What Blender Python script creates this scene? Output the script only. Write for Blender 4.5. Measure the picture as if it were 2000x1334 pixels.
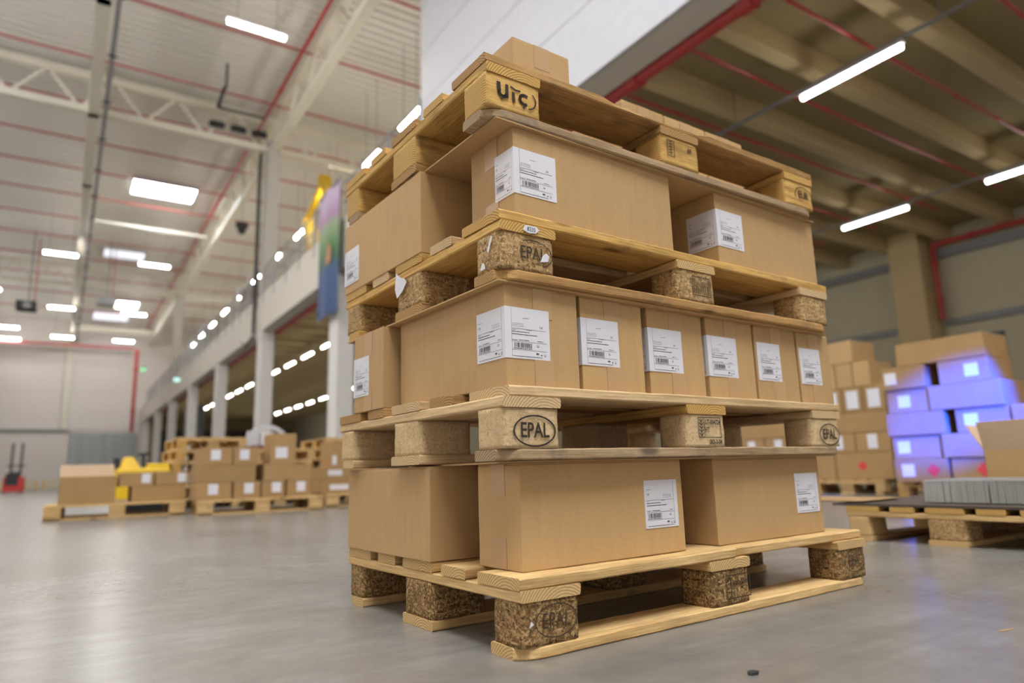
import bpy, bmesh, math, random
from mathutils import Vector, Matrix, noise
C = bpy.context.scene
COL = C.collection
for o in list(bpy.data.objects): bpy.data.objects.remove(o)
R = math.radians
PSI = 0.58373217            # the hall's long axis, measured from world +Y
CAMH = 0.33664817

# ------------------------------------------------------------------ camera, world, exposure
cam_d = bpy.data.cameras.new('camera'); cam = bpy.data.objects.new('camera', cam_d); COL.objects.link(cam)
r_ = Vector((0.99953754, 0.00568472, -0.02987276)); u_ = Vector((0.03040885, -0.1868564, 0.98191649)); f_ = Vector((0, 0.98237079, 0.18694285))
M = Matrix((r_, u_, -f_)).transposed().to_4x4(); M.translation = Vector((0, 0, CAMH)); cam.matrix_world = M
cam_d.sensor_width = 36; cam_d.lens = 1327.42 * 36 / 2000; cam_d.clip_end = 300; cam_d.clip_start = 0.05
cam_d.dof.use_dof = True; cam_d.dof.focus_distance = 1.45; cam_d.dof.aperture_fstop = 2.0
C.camera = cam
W = bpy.data.worlds.new('world'); C.world = W; W.use_nodes = True
W.node_tree.nodes['Background'].inputs[0].default_value = (1.0, 0.95, 0.90, 1)
W.node_tree.nodes['Background'].inputs[1].default_value = 0.66  # soft fill added, enters through the hall's open rear
C.view_settings.view_transform = 'Standard'; C.view_settings.look = 'None'; C.view_settings.gamma = 1
C.view_settings.use_curve_mapping = False
C.view_settings.exposure = -0.22
TUBE = 20.0      # strength of the low bay tubes
TUBE_HALL = 80.0 # strength of the high hall tubes
SKYL = 26.0       # daylight behind the roof panels

# ------------------------------------------------------------------ helpers
def Hp(b, a, z=0.0):
    return Vector((math.cos(PSI) * b - math.sin(PSI) * a, math.sin(PSI) * b + math.cos(PSI) * a, z))
def obj(name, mesh, m=None, parent=None, loc=(0, 0, 0), rot=0.0):
    o = bpy.data.objects.new(name, mesh); COL.objects.link(o)
    if m is not None and len(mesh.materials) == 0: mesh.materials.append(m)
    if parent is not None: o.parent = parent
    o.location = loc
    o.rotation_euler = rot if isinstance(rot, (tuple, list)) else (0, 0, rot)
    return o
def tag(o, label=None, cat=None, group=None, kind=None):
    if label: o['label'] = label
    if cat: o['category'] = cat
    if group: o['group'] = group
    if kind: o['kind'] = kind
    return o
def thing(name, label, cat, loc=(0, 0, 0), rot=0.0, group=None):
    e = bpy.data.objects.new(name, None); e.empty_display_size = 0.1; COL.objects.link(e)
    e.location = loc; e.rotation_euler = rot if isinstance(rot, (tuple, list)) else (0, 0, rot)
    return tag(e, label, cat, group)
def hthing(name, label, cat, b, a, z, group=None, rot=0.0):
    return thing(name, label, cat, Hp(b, a, z), PSI + rot, group)
def children(o): return [c for c in bpy.data.objects if c.parent == o]
KIDS = {}
def tree_copy(o, loc, rot, label=None, group=None):
    r = o.copy(); COL.objects.link(r); r.location = loc; r.rotation_euler = rot if isinstance(rot, (tuple, list)) else (0, 0, rot)
    if label: r['label'] = label
    if group: r['group'] = group
    if o.name not in KIDS: KIDS[o.name] = [(c, children(c)) for c in children(o)]
    for c, gs in KIDS[o.name]:
        d = c.copy(); COL.objects.link(d); d.parent = r
        for g in gs:
            k = g.copy(); COL.objects.link(k); k.parent = d
    return r

class MB:
    def __init__(s): s.v = []; s.f = []
    def add(s, vs, fs):
        n = len(s.v); s.v += [tuple(v) for v in vs]; s.f += [tuple(i + n for i in f) for f in fs]; return s
    def box(s, x0, x1, y0, y1, z0, z1):
        vs = [(x0, y0, z0), (x1, y0, z0), (x1, y1, z0), (x0, y1, z0), (x0, y0, z1), (x1, y0, z1), (x1, y1, z1), (x0, y1, z1)]
        return s.add(vs, [(0, 3, 2, 1), (4, 5, 6, 7), (0, 1, 5, 4), (1, 2, 6, 5), (2, 3, 7, 6), (3, 0, 4, 7)])
    def bar(s, p, q, w, n=4, w2=None):
        p = Vector(p); q = Vector(q); d = (q - p).normalized()
        up = Vector((0, 0, 1)) if abs(d.z) < 0.95 else Vector((1, 0, 0))
        x = d.cross(up).normalized(); y = x.cross(d); w2 = w if w2 is None else w2
        vs = []
        for P, ww in ((p, w), (q, w2)):
            for k in range(n):
                t = 2 * math.pi * (k + 0.5) / n; rr = ww / 2 / (math.cos(math.pi / n) if n == 4 else 1)
                vs.append(P + x * math.cos(t) * rr + y * math.sin(t) * rr)
        fs = [(k, (k + 1) % n, n + (k + 1) % n, n + k) for k in range(n)] + [tuple(range(n))[::-1], tuple(range(n, 2 * n))]
        return s.add(vs, fs)
    def poly(s, pts, y, thick=0.0):     # flat polygon in the XZ plane at y
        n = len(pts); return s.add([(p[0], y, p[1]) for p in pts], [tuple(range(n))])
    def mesh(s, name='mesh', smooth=False, bevel=0):
        m = bpy.data.meshes.new(name); m.from_pydata(s.v, [], s.f)
        if bevel:
            bm = bmesh.new(); bm.from_mesh(m)
            bmesh.ops.bevel(bm, geom=bm.edges[:], offset=bevel, segments=2, affect='EDGES', profile=0.5)
            bm.to_mesh(m); bm.free()
        m.update()
        if smooth:
            for p in m.polygons: p.use_smooth = True
        return m
def boxm(sx, sy, sz, bevel=0, base=True):
    z0 = 0 if base else -sz / 2
    return MB().box(-sx / 2, sx / 2, -sy / 2, sy / 2, z0, z0 + sz).mesh(bevel=bevel)
def hbox(name, b0, b1, a0, a1, z0, z1, m, parent=None, bevel=0):
    me = boxm(b1 - b0, a1 - a0, z1 - z0, bevel)
    if parent is not None:
        pl = parent.location; # parent is in hall rotation
        q = Matrix.Rotation(-PSI, 3, 'Z') @ (Hp((b0 + b1) / 2, (a0 + a1) / 2, z0) - pl)
        return obj(name, me, m, parent, q, 0)
    return obj(name, me, m, None, Hp((b0 + b1) / 2, (a0 + a1) / 2, z0), PSI)
def struct(o, label=None, cat=None):
    o['kind'] = 'structure'
    if label: o['label'] = label
    if cat: o['category'] = cat
    return o

# ------------------------------------------------------------------ materials
def new_mat(name):
    m = bpy.data.materials.new(name); m.use_nodes = True
    nt = m.node_tree; return m, nt, nt.nodes, nt.links, nt.nodes['Principled BSDF']
def plain(name, col, rough=0.6, metal=0.0, emit=None, es=0.0, spec=None):
    m, nt, N, L, B = new_mat(name)
    B.inputs['Base Color'].default_value = (*col, 1); B.inputs['Roughness'].default_value = rough; B.inputs['Metallic'].default_value = metal
    if spec is not None: B.inputs['Specular IOR Level'].default_value = spec
    if emit: B.inputs['Emission Color'].default_value = (*emit, 1); B.inputs['Emission Strength'].default_value = es
    if not emit:
        n = N.new('ShaderNodeTexNoise'); n.inputs['Scale'].default_value = 7; n.inputs['Detail'].default_value = 6
        tc = N.new('ShaderNodeTexCoord'); L.new(tc.outputs['Object'], n.inputs['Vector'])
        mx = N.new('ShaderNodeMix'); mx.data_type = 'RGBA'; mx.blend_type = 'MIX'
        mx.inputs['A'].default_value = (*[c * 0.92 for c in col], 1); mx.inputs['B'].default_value = (*[min(1, c * 1.07) for c in col], 1)
        L.new(n.outputs['Fac'], mx.inputs['Factor']); L.new(mx.outputs['Result'], B.inputs['Base Color'])
    return m
def ramp(N, stops):
    r = N.new('ShaderNodeValToRGB'); e = r.color_ramp.elements
    while len(e) < len(stops): e.new(0.5)
    for k, (p, c) in enumerate(stops): e[k].position = p; e[k].color = (*c, 1)
    return r
def mapping(N, L, scale, rnd=True, src='Object'):
    tc = N.new('ShaderNodeTexCoord'); mp = N.new('ShaderNodeMapping'); mp.inputs['Scale'].default_value = scale
    L.new(tc.outputs[src], mp.inputs['Vector'])
    oi = N.new('ShaderNodeObjectInfo')
    if rnd:
        mu = N.new('ShaderNodeMath'); mu.operation = 'MULTIPLY'; mu.inputs[1].default_value = 37.0
        L.new(oi.outputs['Random'], mu.inputs[0]); L.new(mu.outputs[0], mp.inputs['Location'])
    return mp, oi
def mixc(N, L, fac, a, b, mode='MIX'):
    mx = N.new('ShaderNodeMix'); mx.data_type = 'RGBA'; mx.blend_type = mode
    for s, k in ((fac, 'Factor'), (a, 'A'), (b, 'B')):
        if isinstance(s, (int, float)): mx.inputs[k].default_value = s
        elif isinstance(s, tuple): mx.inputs[k].default_value = (*s, 1)
        else: L.new(s, mx.inputs[k])
    return mx.outputs['Result']
def noise_n(N, L, vec, scale, detail=4, rough=0.55, dist=0.0):
    n = N.new('ShaderNodeTexNoise'); n.inputs['Scale'].default_value = scale; n.inputs['Detail'].default_value = detail
    n.inputs['Roughness'].default_value = rough; n.inputs['Distortion'].default_value = dist; L.new(vec, n.inputs['Vector']); return n.outputs['Fac']
def bump(N, L, B, h, strength, dist=0.001):
    b = N.new('ShaderNodeBump'); b.inputs['Strength'].default_value = strength; b.inputs['Distance'].default_value = dist
    L.new(h, b.inputs['Height']); L.new(b.outputs[0], B.inputs['Normal'])

def cardboard(name, c1, c2):
    m, nt, N, L, B = new_mat(name)
    mp, oi = mapping(N, L, (1, 1, 1)); v = mp.outputs[0]
    big = noise_n(N, L, v, 5, 3); base = mixc(N, L, big, c1, c2)
    mp2, _ = mapping(N, L, (220, 220, 900)); fib = noise_n(N, L, mp2.outputs[0], 1.2, 2)
    r = ramp(N, [(0.35, (0.93, 0.93, 0.93)), (0.65, (1.05, 1.05, 1.05))]); L.new(fib, r.inputs[0])
    base = mixc(N, L, 1.0, base, r.outputs[0], 'MULTIPLY')
    mp3, _ = mapping(N, L, (1, 1, 0.12)); st = noise_n(N, L, mp3.outputs[0], 60, 2)
    r3 = ramp(N, [(0.3, (0.96, 0.96, 0.96)), (0.7, (1.03, 1.03, 1.03))]); L.new(st, r3.inputs[0])
    base = mixc(N, L, 1.0, base, r3.outputs[0], 'MULTIPLY')
    r2 = ramp(N, [(0.0, (0.92, 0.92, 0.93)), (1.0, (1.06, 1.05, 1.03))]); L.new(oi.outputs['Random'], r2.inputs[0])
    base = mixc(N, L, 1.0, base, r2.outputs[0], 'MULTIPLY')
    L.new(base, B.inputs['Base Color']); B.inputs['Roughness'].default_value = 0.72; B.inputs['Specular IOR Level'].default_value = 0.3
    bump(N, L, B, st, 0.12, 0.002)
    return m
def pine(name, c_lo, c_hi, c_dark, dirt=0.25, rnd=0.12):
    m, nt, N, L, B = new_mat(name)
    mp, oi = mapping(N, L, (1.6, 26, 26)); v = mp.outputs[0]
    g = noise_n(N, L, v, 1.6, 5, 0.6, 0.6)
    r = ramp(N, [(0.30, c_lo), (0.55, c_hi), (0.78, tuple(c * 0.82 for c in c_hi))]); L.new(g, r.inputs[0])
    mpf, _ = mapping(N, L, (6, 190, 190)); gf = noise_n(N, L, mpf.outputs[0], 1.5, 3, 0.6)
    rf = ramp(N, [(0.35, (0.78, 0.74, 0.70)), (0.6, (1.06, 1.06, 1.06))]); L.new(gf, rf.inputs[0])
    col = mixc(N, L, 1.0, r.outputs[0], rf.outputs[0], 'MULTIPLY')
    # knots
    mk, _ = mapping(N, L, (3.2, 10, 10)); vo = N.new('ShaderNodeTexVoronoi'); vo.inputs['Scale'].default_value = 1.0; L.new(mk.outputs[0], vo.inputs['Vector'])
    rk = ramp(N, [(0.06, (0.9, 0.9, 0.9)), (0.13, (0, 0, 0))]); L.new(vo.outputs['Distance'], rk.inputs[0])
    col = mixc(N, L, rk.outputs[0], col, tuple(c * 0.35 for c in c_lo))
    # grime
    md, _ = mapping(N, L, (3, 6, 6)); d = noise_n(N, L, md.outputs[0], 2.2, 6, 0.7)
    rd = ramp(N, [(0.52, (0, 0, 0)), (0.74, (dirt * 2,) * 3)]); L.new(d, rd.inputs[0])
    col = mixc(N, L, rd.outputs[0], col, c_dark)
    r2 = ramp(N, [(0.0, (1 - rnd, 1 - rnd * 1.1, 1 - rnd * 1.3)), (1.0, (1 + rnd,) * 3)]); L.new(oi.outputs['Random'], r2.inputs[0])
    col = mixc(N, L, 1.0, col, r2.outputs[0], 'MULTIPLY')
    # end grain: growth rings on the sawn ends
    ge = N.new('ShaderNodeNewGeometry'); tn = N.new('ShaderNodeTexCoord'); sx = N.new('ShaderNodeSeparateXYZ'); L.new(tn.outputs['Normal'], sx.inputs[0])
    ab = N.new('ShaderNodeMath'); ab.operation = 'ABSOLUTE'; L.new(sx.outputs[0], ab.inputs[0])
    gt = N.new('ShaderNodeMath'); gt.operation = 'GREATER_THAN'; gt.inputs[1].default_value = 0.8; L.new(ab.outputs[0], gt.inputs[0])
    mw, _ = mapping(N, L, (0.01, 1, 1), False); mw.inputs['Location'].default_value = (0, 0.03, 0.045); wv = N.new('ShaderNodeTexWave'); wv.wave_type = 'RINGS'; wv.rings_direction = 'X'
    wv.inputs['Scale'].default_value = 55; wv.inputs['Distortion'].default_value = 2.0; wv.inputs['Detail'].default_value = 3; wv.inputs['Detail Scale'].default_value = 2
    L.new(mw.outputs[0], wv.inputs['Vector'])
    re = ramp(N, [(0.1, tuple(c * 0.80 for c in c_lo)), (0.8, tuple(c * 0.97 for c in c_hi))]); L.new(wv.outputs['Fac'], re.inputs[0])
    col = mixc(N, L, gt.outputs[0], col, re.outputs[0])
    L.new(col, B.inputs['Base Color']); B.inputs['Roughness'].default_value = 0.78; B.inputs['Specular IOR Level'].default_value = 0.25
    bump(N, L, B, gf, 0.35, 0.0015)
    return m
def chipblock(name, c1, c2, c3, dark=0.0):
    m, nt, N, L, B = new_mat(name)
    lay = []
    for k, (sc, rot) in enumerate((((50, 300, 230), (0.35, 0.5, 0.6)), ((300, 60, 230), (0.9, -0.5, 0.35)), ((230, 260, 55), (-0.5, 0.8, -0.6)))):
        mp, oi = mapping(N, L, sc); mp.inputs['Rotation'].default_value = rot
        vo = N.new('ShaderNodeTexVoronoi'); vo.inputs['Scale'].default_value = 1.0; L.new(mp.outputs[0], vo.inputs['Vector'])
        s = N.new('ShaderNodeSeparateColor'); L.new(vo.outputs['Color'], s.inputs[0])
        r = ramp(N, [(0.0, c1), (0.12, tuple(a * 0.5 + b * 0.5 for a, b in zip(c1, c2))), (0.5, c2), (1.0, c3)]); L.new(s.outputs[0], r.inputs[0])
        lay.append((r.outputs[0], s.outputs[1]))
    mp0, _ = mapping(N, L, (1, 1, 1)); cut = lambda v, sc: noise_n(N, L, v, sc, 3, 0.7)
    def gate(sc, p):
        n = cut(mp0.outputs[0], sc); rr = ramp(N, [(p, (0, 0, 0)), (p + 0.01, (1, 1, 1))]); L.new(n, rr.inputs[0]); return rr.outputs[0]
    g1 = gate(110, 0.5); g2 = gate(90, 0.55)
    col = mixc(N, L, g1, lay[0][0], lay[1][0]); col = mixc(N, L, g2, col, lay[2][0])
    h1 = mixc(N, L, g1, lay[0][1], lay[1][1]); hs = mixc(N, L, g2, h1, lay[2][1])
    d = noise_n(N, L, mp0.outputs[0], 16, 4, 0.6)
    rd = ramp(N, [(0.45, (0, 0, 0)), (0.8, (0.3 + dark,) * 3)]); L.new(d, rd.inputs[0])
    col = mixc(N, L, rd.outputs[0], col, tuple(c * 0.6 for c in c1))
    L.new(col, B.inputs['Base Color']); B.inputs['Roughness'].default_value = 0.85; B.inputs['Specular IOR Level'].default_value = 0.2
    bump(N, L, B, hs, 0.8, 0.0018)
    return m
def concrete_floor():
    m, nt, N, L, B = new_mat('polished_concrete')
    tc = N.new('ShaderNodeTexCoord'); v = tc.outputs['Object']
    a = noise_n(N, L, v, 1.6, 6, 0.6, 0.5); b = noise_n(N, L, v, 9, 4, 0.6); c = noise_n(N, L, v, 38, 2, 0.5)
    r = ramp(N, [(0.32, (0.175, 0.160, 0.140)), (0.52, (0.230, 0.215, 0.195)), (0.72, (0.275, 0.260, 0.243))]); L.new(a, r.inputs[0])
    r2 = ramp(N, [(0.3, (0.88, 0.87, 0.85)), (0.7, (1.06, 1.06, 1.06))]); L.new(b, r2.inputs[0])
    col = mixc(N, L, 1.0, r.outputs[0], r2.outputs[0], 'MULTIPLY')
    r3 = ramp(N, [(0.3, (0.965, 0.965, 0.96)), (0.7, (1.03, 1.03, 1.03))]); L.new(c, r3.inputs[0])
    col = mixc(N, L, 1.0, col, r3.outputs[0], 'MULTIPLY')
    # fine scratches in several directions
    sc = None
    for rot in (0.4, 1.5, 2.5):
        mp = N.new('ShaderNodeMapping'); mp.inputs['Rotation'].default_value = (0, 0, rot); mp.inputs['Scale'].default_value = (0.7, 11, 1); L.new(v, mp.inputs[0])
        n = noise_n(N, L, mp.outputs[0], 1.6, 3, 0.6, 0.1); rr = ramp(N, [(0.48, (0, 0, 0)), (0.80, (0.34, 0.34, 0.34))]); L.new(n, rr.inputs[0])
        if sc is None: sc = rr.outputs[0]
        else: sc = mixc(N, L, 1.0, sc, rr.outputs[0], 'ADD')
    col = mixc(N, L, sc, col, (0.15, 0.138, 0.122))
    L.new(col, B.inputs['Base Color'])
    B.inputs['Roughness'].default_value = 0.27
    B.inputs['Specular IOR Level'].default_value = 0.6
    return m
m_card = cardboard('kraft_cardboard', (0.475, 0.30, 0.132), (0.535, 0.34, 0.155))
m_card_far = cardboard('kraft_cardboard_dark', (0.345, 0.205, 0.085), (0.415, 0.26, 0.115))  # darker copy of the kraft for background boxes
m_card_lt = cardboard('cardboard_inner_face', (0.62, 0.45, 0.29), (0.68, 0.50, 0.34))
m_tape = plain('clear_packing_tape', (0.49, 0.31, 0.155), 0.35, spec=0.4)
m_pineA = pine('pine_fresh', (0.50, 0.31, 0.12), (0.68, 0.46, 0.21), (0.20, 0.13, 0.07), 0.18)
m_pineB = pine('pine_pale', (0.52, 0.35, 0.17), (0.68, 0.49, 0.27), (0.22, 0.16, 0.11), 0.22)
m_pineC = pine('pine_amber', (0.46, 0.25, 0.065), (0.66, 0.41, 0.13), (0.14, 0.09, 0.05), 0.32)
m_pineD = pine('pine_weathered', (0.33, 0.18, 0.065), (0.50, 0.29, 0.11), (0.12, 0.085, 0.06), 0.42)
m_pineE = pine('pine_grey_worn', (0.30, 0.20, 0.11), (0.44, 0.31, 0.18), (0.12, 0.10, 0.085), 0.45)
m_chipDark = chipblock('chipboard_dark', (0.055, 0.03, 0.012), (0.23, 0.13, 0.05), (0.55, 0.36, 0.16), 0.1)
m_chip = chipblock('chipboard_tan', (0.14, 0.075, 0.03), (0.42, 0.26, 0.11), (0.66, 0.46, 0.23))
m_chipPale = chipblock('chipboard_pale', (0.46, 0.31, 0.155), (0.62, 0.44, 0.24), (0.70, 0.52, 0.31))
m_paper = plain('label_paper', (0.72, 0.70, 0.74), 0.45)
m_ink = plain('print_ink', (0.06, 0.056, 0.066), 0.5)
m_burn = plain('branded_black', (0.03, 0.018, 0.010), 0.8)
m_burnD = plain('branded_brown', (0.05, 0.03, 0.015), 0.85)
m_floor = concrete_floor()
m_white = plain('white_painted_panel', (0.60, 0.595, 0.63), 0.5)
m_conc = plain('precast_concrete', (0.52, 0.49, 0.44), 0.7)
m_conc_lt = plain('painted_concrete', (0.74, 0.71, 0.67), 0.65)
m_mezz = plain('mezzanine_concrete_lamp_tint', (0.40, 0.315, 0.155), 0.8)  # yellowish cast of the tube lights is mixed into this colour
m_mezz_rib = plain('mezzanine_rib_lamp_tint', (0.66, 0.52, 0.28), 0.8)  # same lamp cast in the colour, lighter than the slab
m_deck = plain('white_steel_deck', (0.84, 0.82, 0.765), 0.5)
m_steel = plain('cream_painted_steel', (0.80, 0.765, 0.65), 0.5)
m_wallg = plain('grey_green_wall_panel', (0.62, 0.57, 0.41), 0.7)
m_wall = plain('light_wall_panel', (0.82, 0.765, 0.73), 0.6)
m_red = plain('red_pipe_paint', (0.47, 0.05, 0.045), 0.35)
m_dark = plain('dark_rubber', (0.03, 0.032, 0.035), 0.6)
m_grey = plain('grey_metal', (0.30, 0.31, 0.32), 0.45)
m_galv = plain('galvanised_steel', (0.62, 0.62, 0.60), 0.3, 0.55)
m_galvd = plain('galvanised_sheet_door', (0.42, 0.45, 0.46), 0.5)
m_yel = plain('yellow_paint', (0.85, 0.55, 0.02), 0.4)
m_yellt = plain('pale_yellow_rail', (0.78, 0.66, 0.20), 0.5)
m_forkred = plain('red_truck_paint', (0.62, 0.04, 0.03), 0.4)
m_wrap = plain('shrink_wrap', (0.55, 0.55, 0.57), 0.25)
m_tube = plain('tube_light', (1, 1, 1), 0.5, emit=(1.0, 0.965, 0.90), es=TUBE)
m_tube_hall = plain('hall_tube_light', (1, 1, 1), 0.5, emit=(1.0, 0.955, 0.90), es=TUBE_HALL)
m_sky = plain('daylight_panel', (1, 1, 1), 0.5, emit=(0.92, 0.96, 1.0), es=SKYL)
m_skydim = plain('frosted_window', (0.8, 0.8, 0.9), 0.4, emit=(0.85, 0.88, 1.0), es=1.1)
m_green = plain('green_exit_lamp', (0.1, 0.8, 0.3), 0.5, emit=(0.2, 0.9, 0.35), es=1.2)
m_cyan = plain('pale_cyan_lamp', (0.5, 0.9, 0.9), 0.5, emit=(0.55, 1.0, 0.95), es=1.2)

# ------------------------------------------------------------------ the setting
# floor
fl = obj('floor', MB().box(-24, 24, -14, 71, -0.2, 0).mesh(), m_floor, None, (0, 0, 0), PSI)
struct(fl, 'polished grey concrete warehouse floor')
# roof deck of the hall: trapezoid sheet, ribs across
mb = MB(); per = 0.36; a = -14.0; prof = []
while a < 71:
    prof += [(a, 14.55), (a + 0.10, 14.55), (a + 0.15, 14.43), (a + 0.31, 14.43)]; a += per
vs = []; fs = []
for k, (pa, pz) in enumerate(prof):
    vs += [(-14, pa, pz), (20, pa, pz)]
    if k: fs.append((2 * k - 2, 2 * k - 1, 2 * k + 1, 2 * k))
mb.add(vs, fs)
ce = obj('ceiling', mb.mesh(), m_deck, None, (0, 0, 0), PSI); struct(ce, 'white corrugated steel roof deck of the tall hall')
# back wall with panels
bw = hbox('wall_back', -14, 20, 70.2, 70.5, 0, 14.6, m_wall); struct(bw, 'light grey end wall of the hall')
for (b0, b1) in ((-14, -9.4), (-9.2, -4.75), (-4.55, -0.35), (0.25, 5.2)):
    for z0, z1 in ((4.95, 8.2), (8.22, 11.5), (11.52, 14.5)):
        hbox('panel', b0, b1, 70.10, 70.2, z0, z1, m_wall, bw)
hbox('pilaster', -0.33, 0.23, 69.85, 70.2, 4.95, 14.5, m_steel, bw)
hbox('lintel', -9, 0.3, 69.8, 70.2, 4.75, 4.98, m_grey, bw)
for k in range(6):
    hbox('galvanised_sheet', 0.45 + k * 0.85, 1.27 + k * 0.85, 70.05 - 0.06 * (k % 2), 70.2, 0, 4.7, m_galvd, bw)
dr = hbox('door_1', -4.6, 0.25, 70.0, 70.15, 0, 4.7, m_wall); struct(dr, 'pale grey roller door in the end wall')
for k in range(9):
    hbox('door_panel', -4.55, 0.2, 69.96, 70.0, 0.05 + k * 0.51, 0.54 + k * 0.51, m_wall, dr)
# under-mezzanine end wall dark zone
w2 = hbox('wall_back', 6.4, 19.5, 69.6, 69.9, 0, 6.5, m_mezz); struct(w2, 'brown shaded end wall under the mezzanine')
for k in range(6): hbox('door_panel', 7 + k * 2.05, 8.9 + k * 2.05, 69.5, 69.6, 0, 4.9, plain('dark_dock_door', (0.10, 0.085, 0.07), 0.6) if k == 0 else bpy.data.materials['dark_dock_door'], w2)
# left wall, outside the frame, closes the hall
wl = hbox('wall_left', -14.3, -14, -14, 70.5, 0, 14.6, m_wall); struct(wl, 'light left wall of the hall')
# mezzanine: edge beam, slab, ribbed ceiling
eb = hbox('mezzanine_edge_beam', 5.68, 6.12, -14, 70, 5.58, 6.95, plain('cream_beam_concrete', (0.70, 0.65, 0.56), 0.7)); struct(eb, 'light concrete edge beam along the front of the mezzanine')
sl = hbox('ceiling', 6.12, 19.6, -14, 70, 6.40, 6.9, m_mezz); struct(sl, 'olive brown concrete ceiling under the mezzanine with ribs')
ribm = boxm(13.3, 0.22, 0.37, 0)
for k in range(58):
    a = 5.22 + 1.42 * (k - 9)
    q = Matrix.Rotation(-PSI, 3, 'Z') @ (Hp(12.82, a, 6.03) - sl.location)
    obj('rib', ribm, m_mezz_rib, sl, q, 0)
ed = hbox('wall_right', 19.5, 19.9, -14, 70, 0, 6.9, m_wallg); struct(ed, 'grey green outer wall at the right of the low bay')
for a0, a1 in ((-14, 0.4), (0.6, 8.45), (9.4, 17.2), (18.1, 25.9), (26.8, 34.6)):
    for z0, z1 in ((0, 3.75), (3.95, 5.6), (5.85, 6.5)):
        hbox('panel', 19.44, 19.5, a0, a1, z0, z1, m_wallg, ed)
    hbox('rail', 19.34, 19.5, a0, a1, 5.62, 5.83, m_grey, ed); hbox('rail', 19.36, 19.5, a0, a1, 3.77, 3.93, m_grey, ed)
for k, a in enumerate((-0.3, 8.55, 17.3, 26.0)):
    c = hbox('concrete_column', 18.75, 19.5, a, a + 0.8, 0, 6.5, m_mezz_rib)
    struct(c, 'concrete column against the right wall, %s' % ('nearest, outside the frame', 'seen right of the pallet stack', 'next behind', 'farthest')[k])
# white clad room standing on the mezzanine
ww = hbox('wall_mezzanine', 5.67, 5.80, -14, 11.6, 6.96, 14.4, m_white); struct(ww, 'white clad wall above the mezzanine edge, top centre')
z = 5.575; k = 0
while z < 14.3:
    hbox('panel', 5.61, 5.665, -14, 11.6, z, min(z + 1.085, 14.35), m_white, ww); z += 1.1
# columns along the mezzanine front
for k, (a, zt) in enumerate(((-8, 12.6), (0.2, 5.58), (8.4, 5.58), (16.75, 5.58), (24.95, 13.0), (33.2, 5.58), (41.4, 5.58), (49.6, 12.8), (57.8, 5.58), (66, 5.58))):
    z0 = 0
    c = hbox('concrete_column', 5.69, 6.13, a, a + 0.66, 0, 5.58, m_conc_lt)
    struct(c, ['column behind the camera', 'column beside the camera', 'column hidden behind the pallet stack', 'pale column at left edge of the stack, under the banner', 'tall concrete column with black cable beside it',
            'second pale column left of the tall column', 'third pale column left of the tall column', 'far tall column rising to the roof truss', 'far column under the mezzanine, second last', 'farthest column under the mezzanine'][k])
    if zt > 6: hbox('upper_shaft', 5.69, 6.13, a, a + 0.66, 6.95, zt, m_conc, c)
    for dz in (5.30,):
        hbox('collar', 5.66, 6.14, a - 0.04, a + 0.70, dz, dz + 0.2, m_conc_lt, c)
# main truss along the column line and cross trusses
def truss(name, label, p0, p1, z0, z1, step, w=0.22):
    t = thing(name, label, 'truss', Hp(p0[0], p0[1], z0), PSI); t['kind'] = 'structure'; del t['category']
    d = Vector((p1[0] - p0[0], p1[1] - p0[1], 0)); Ln = d.length; dn = d.normalized(); H = z1 - z0
    obj('lower_chord', MB().bar((0, 0, 0), dn * Ln, w).mesh(), m_steel, t)
    up = Vector((0, 0, H)); obj('upper_chord', MB().bar(up, up + dn * Ln, w * 1.15).mesh(), m_steel, t)
    n = max(2, int(Ln / step)); s = Ln / n
    me = MB().bar((0, 0, 0), dn * s / 2 + up, 0.10).mesh(); me2 = MB().bar(dn * s / 2 + up, dn * s, 0.10).mesh()
    for k in range(n):
        obj('diagonal', me, m_steel, t, dn * s * k); obj('diagonal', me2, m_steel, t, dn * s * k)
    return t
truss('roof_truss', 'long cream steel lattice truss over the column line', (5.95, -10), (5.95, 70), 12.75, 14.15, 2.2, 0.26)
truss('roof_truss', 'cream lattice truss crossing the hall to the tall column', (-14, 25.3), (19, 25.3), 12.75, 13.95, 1.9, 0.24)
truss('roof_truss', 'far cream lattice truss crossing the hall near the end wall', (-14, 49.9), (19, 49.9), 12.75, 13.95, 1.9, 0.24)
g = hbox('roof_girder', -0.16, 0.16, -10, 70, 12.5, 13.1, m_steel); struct(g, 'cream roof girder running lengthwise over the floor at left')
for k in range(12): hbox('web_plate', -0.2, 0.2, -8 + 6.6 * k, -7.7 + 6.6 * k, 12.5, 14.4, m_steel, g)
ct = hthing('cable_tray', 'grey cable tray with black cables beside the left girder', 'cable tray', 0.32, 30, 12.5)
obj('tray', MB().box(-0.05, 0.07, -40, 40, 0, 0.05).mesh(), m_grey, ct)
obj('cable', MB().bar((0.0, -40, 0.08), (0, 40, 0.08), 0.05, 6).mesh(), m_dark, ct)
brm = MB().box(-0.12, 0.14, -0.03, 0.03, -0.05, -0.01).mesh()
for k in range(27): obj('bracket', brm, m_dark, ct, (0, -38 + 2.9 * k, 0))
for k, (b0, b1, a, z0, z1, lab) in enumerate(((0.35, 5.6, 37.6, 13.0, 13.12, 'thin cream roof beam beyond the big skylight'), (0.4, 5.0, 57.0, 11.2, 11.6, 'pale blue grey beam near the end wall'))):
    struct(hbox('roof_beam', b0, b1, a, a + 0.25, z0, z1, m_steel), lab)

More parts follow.
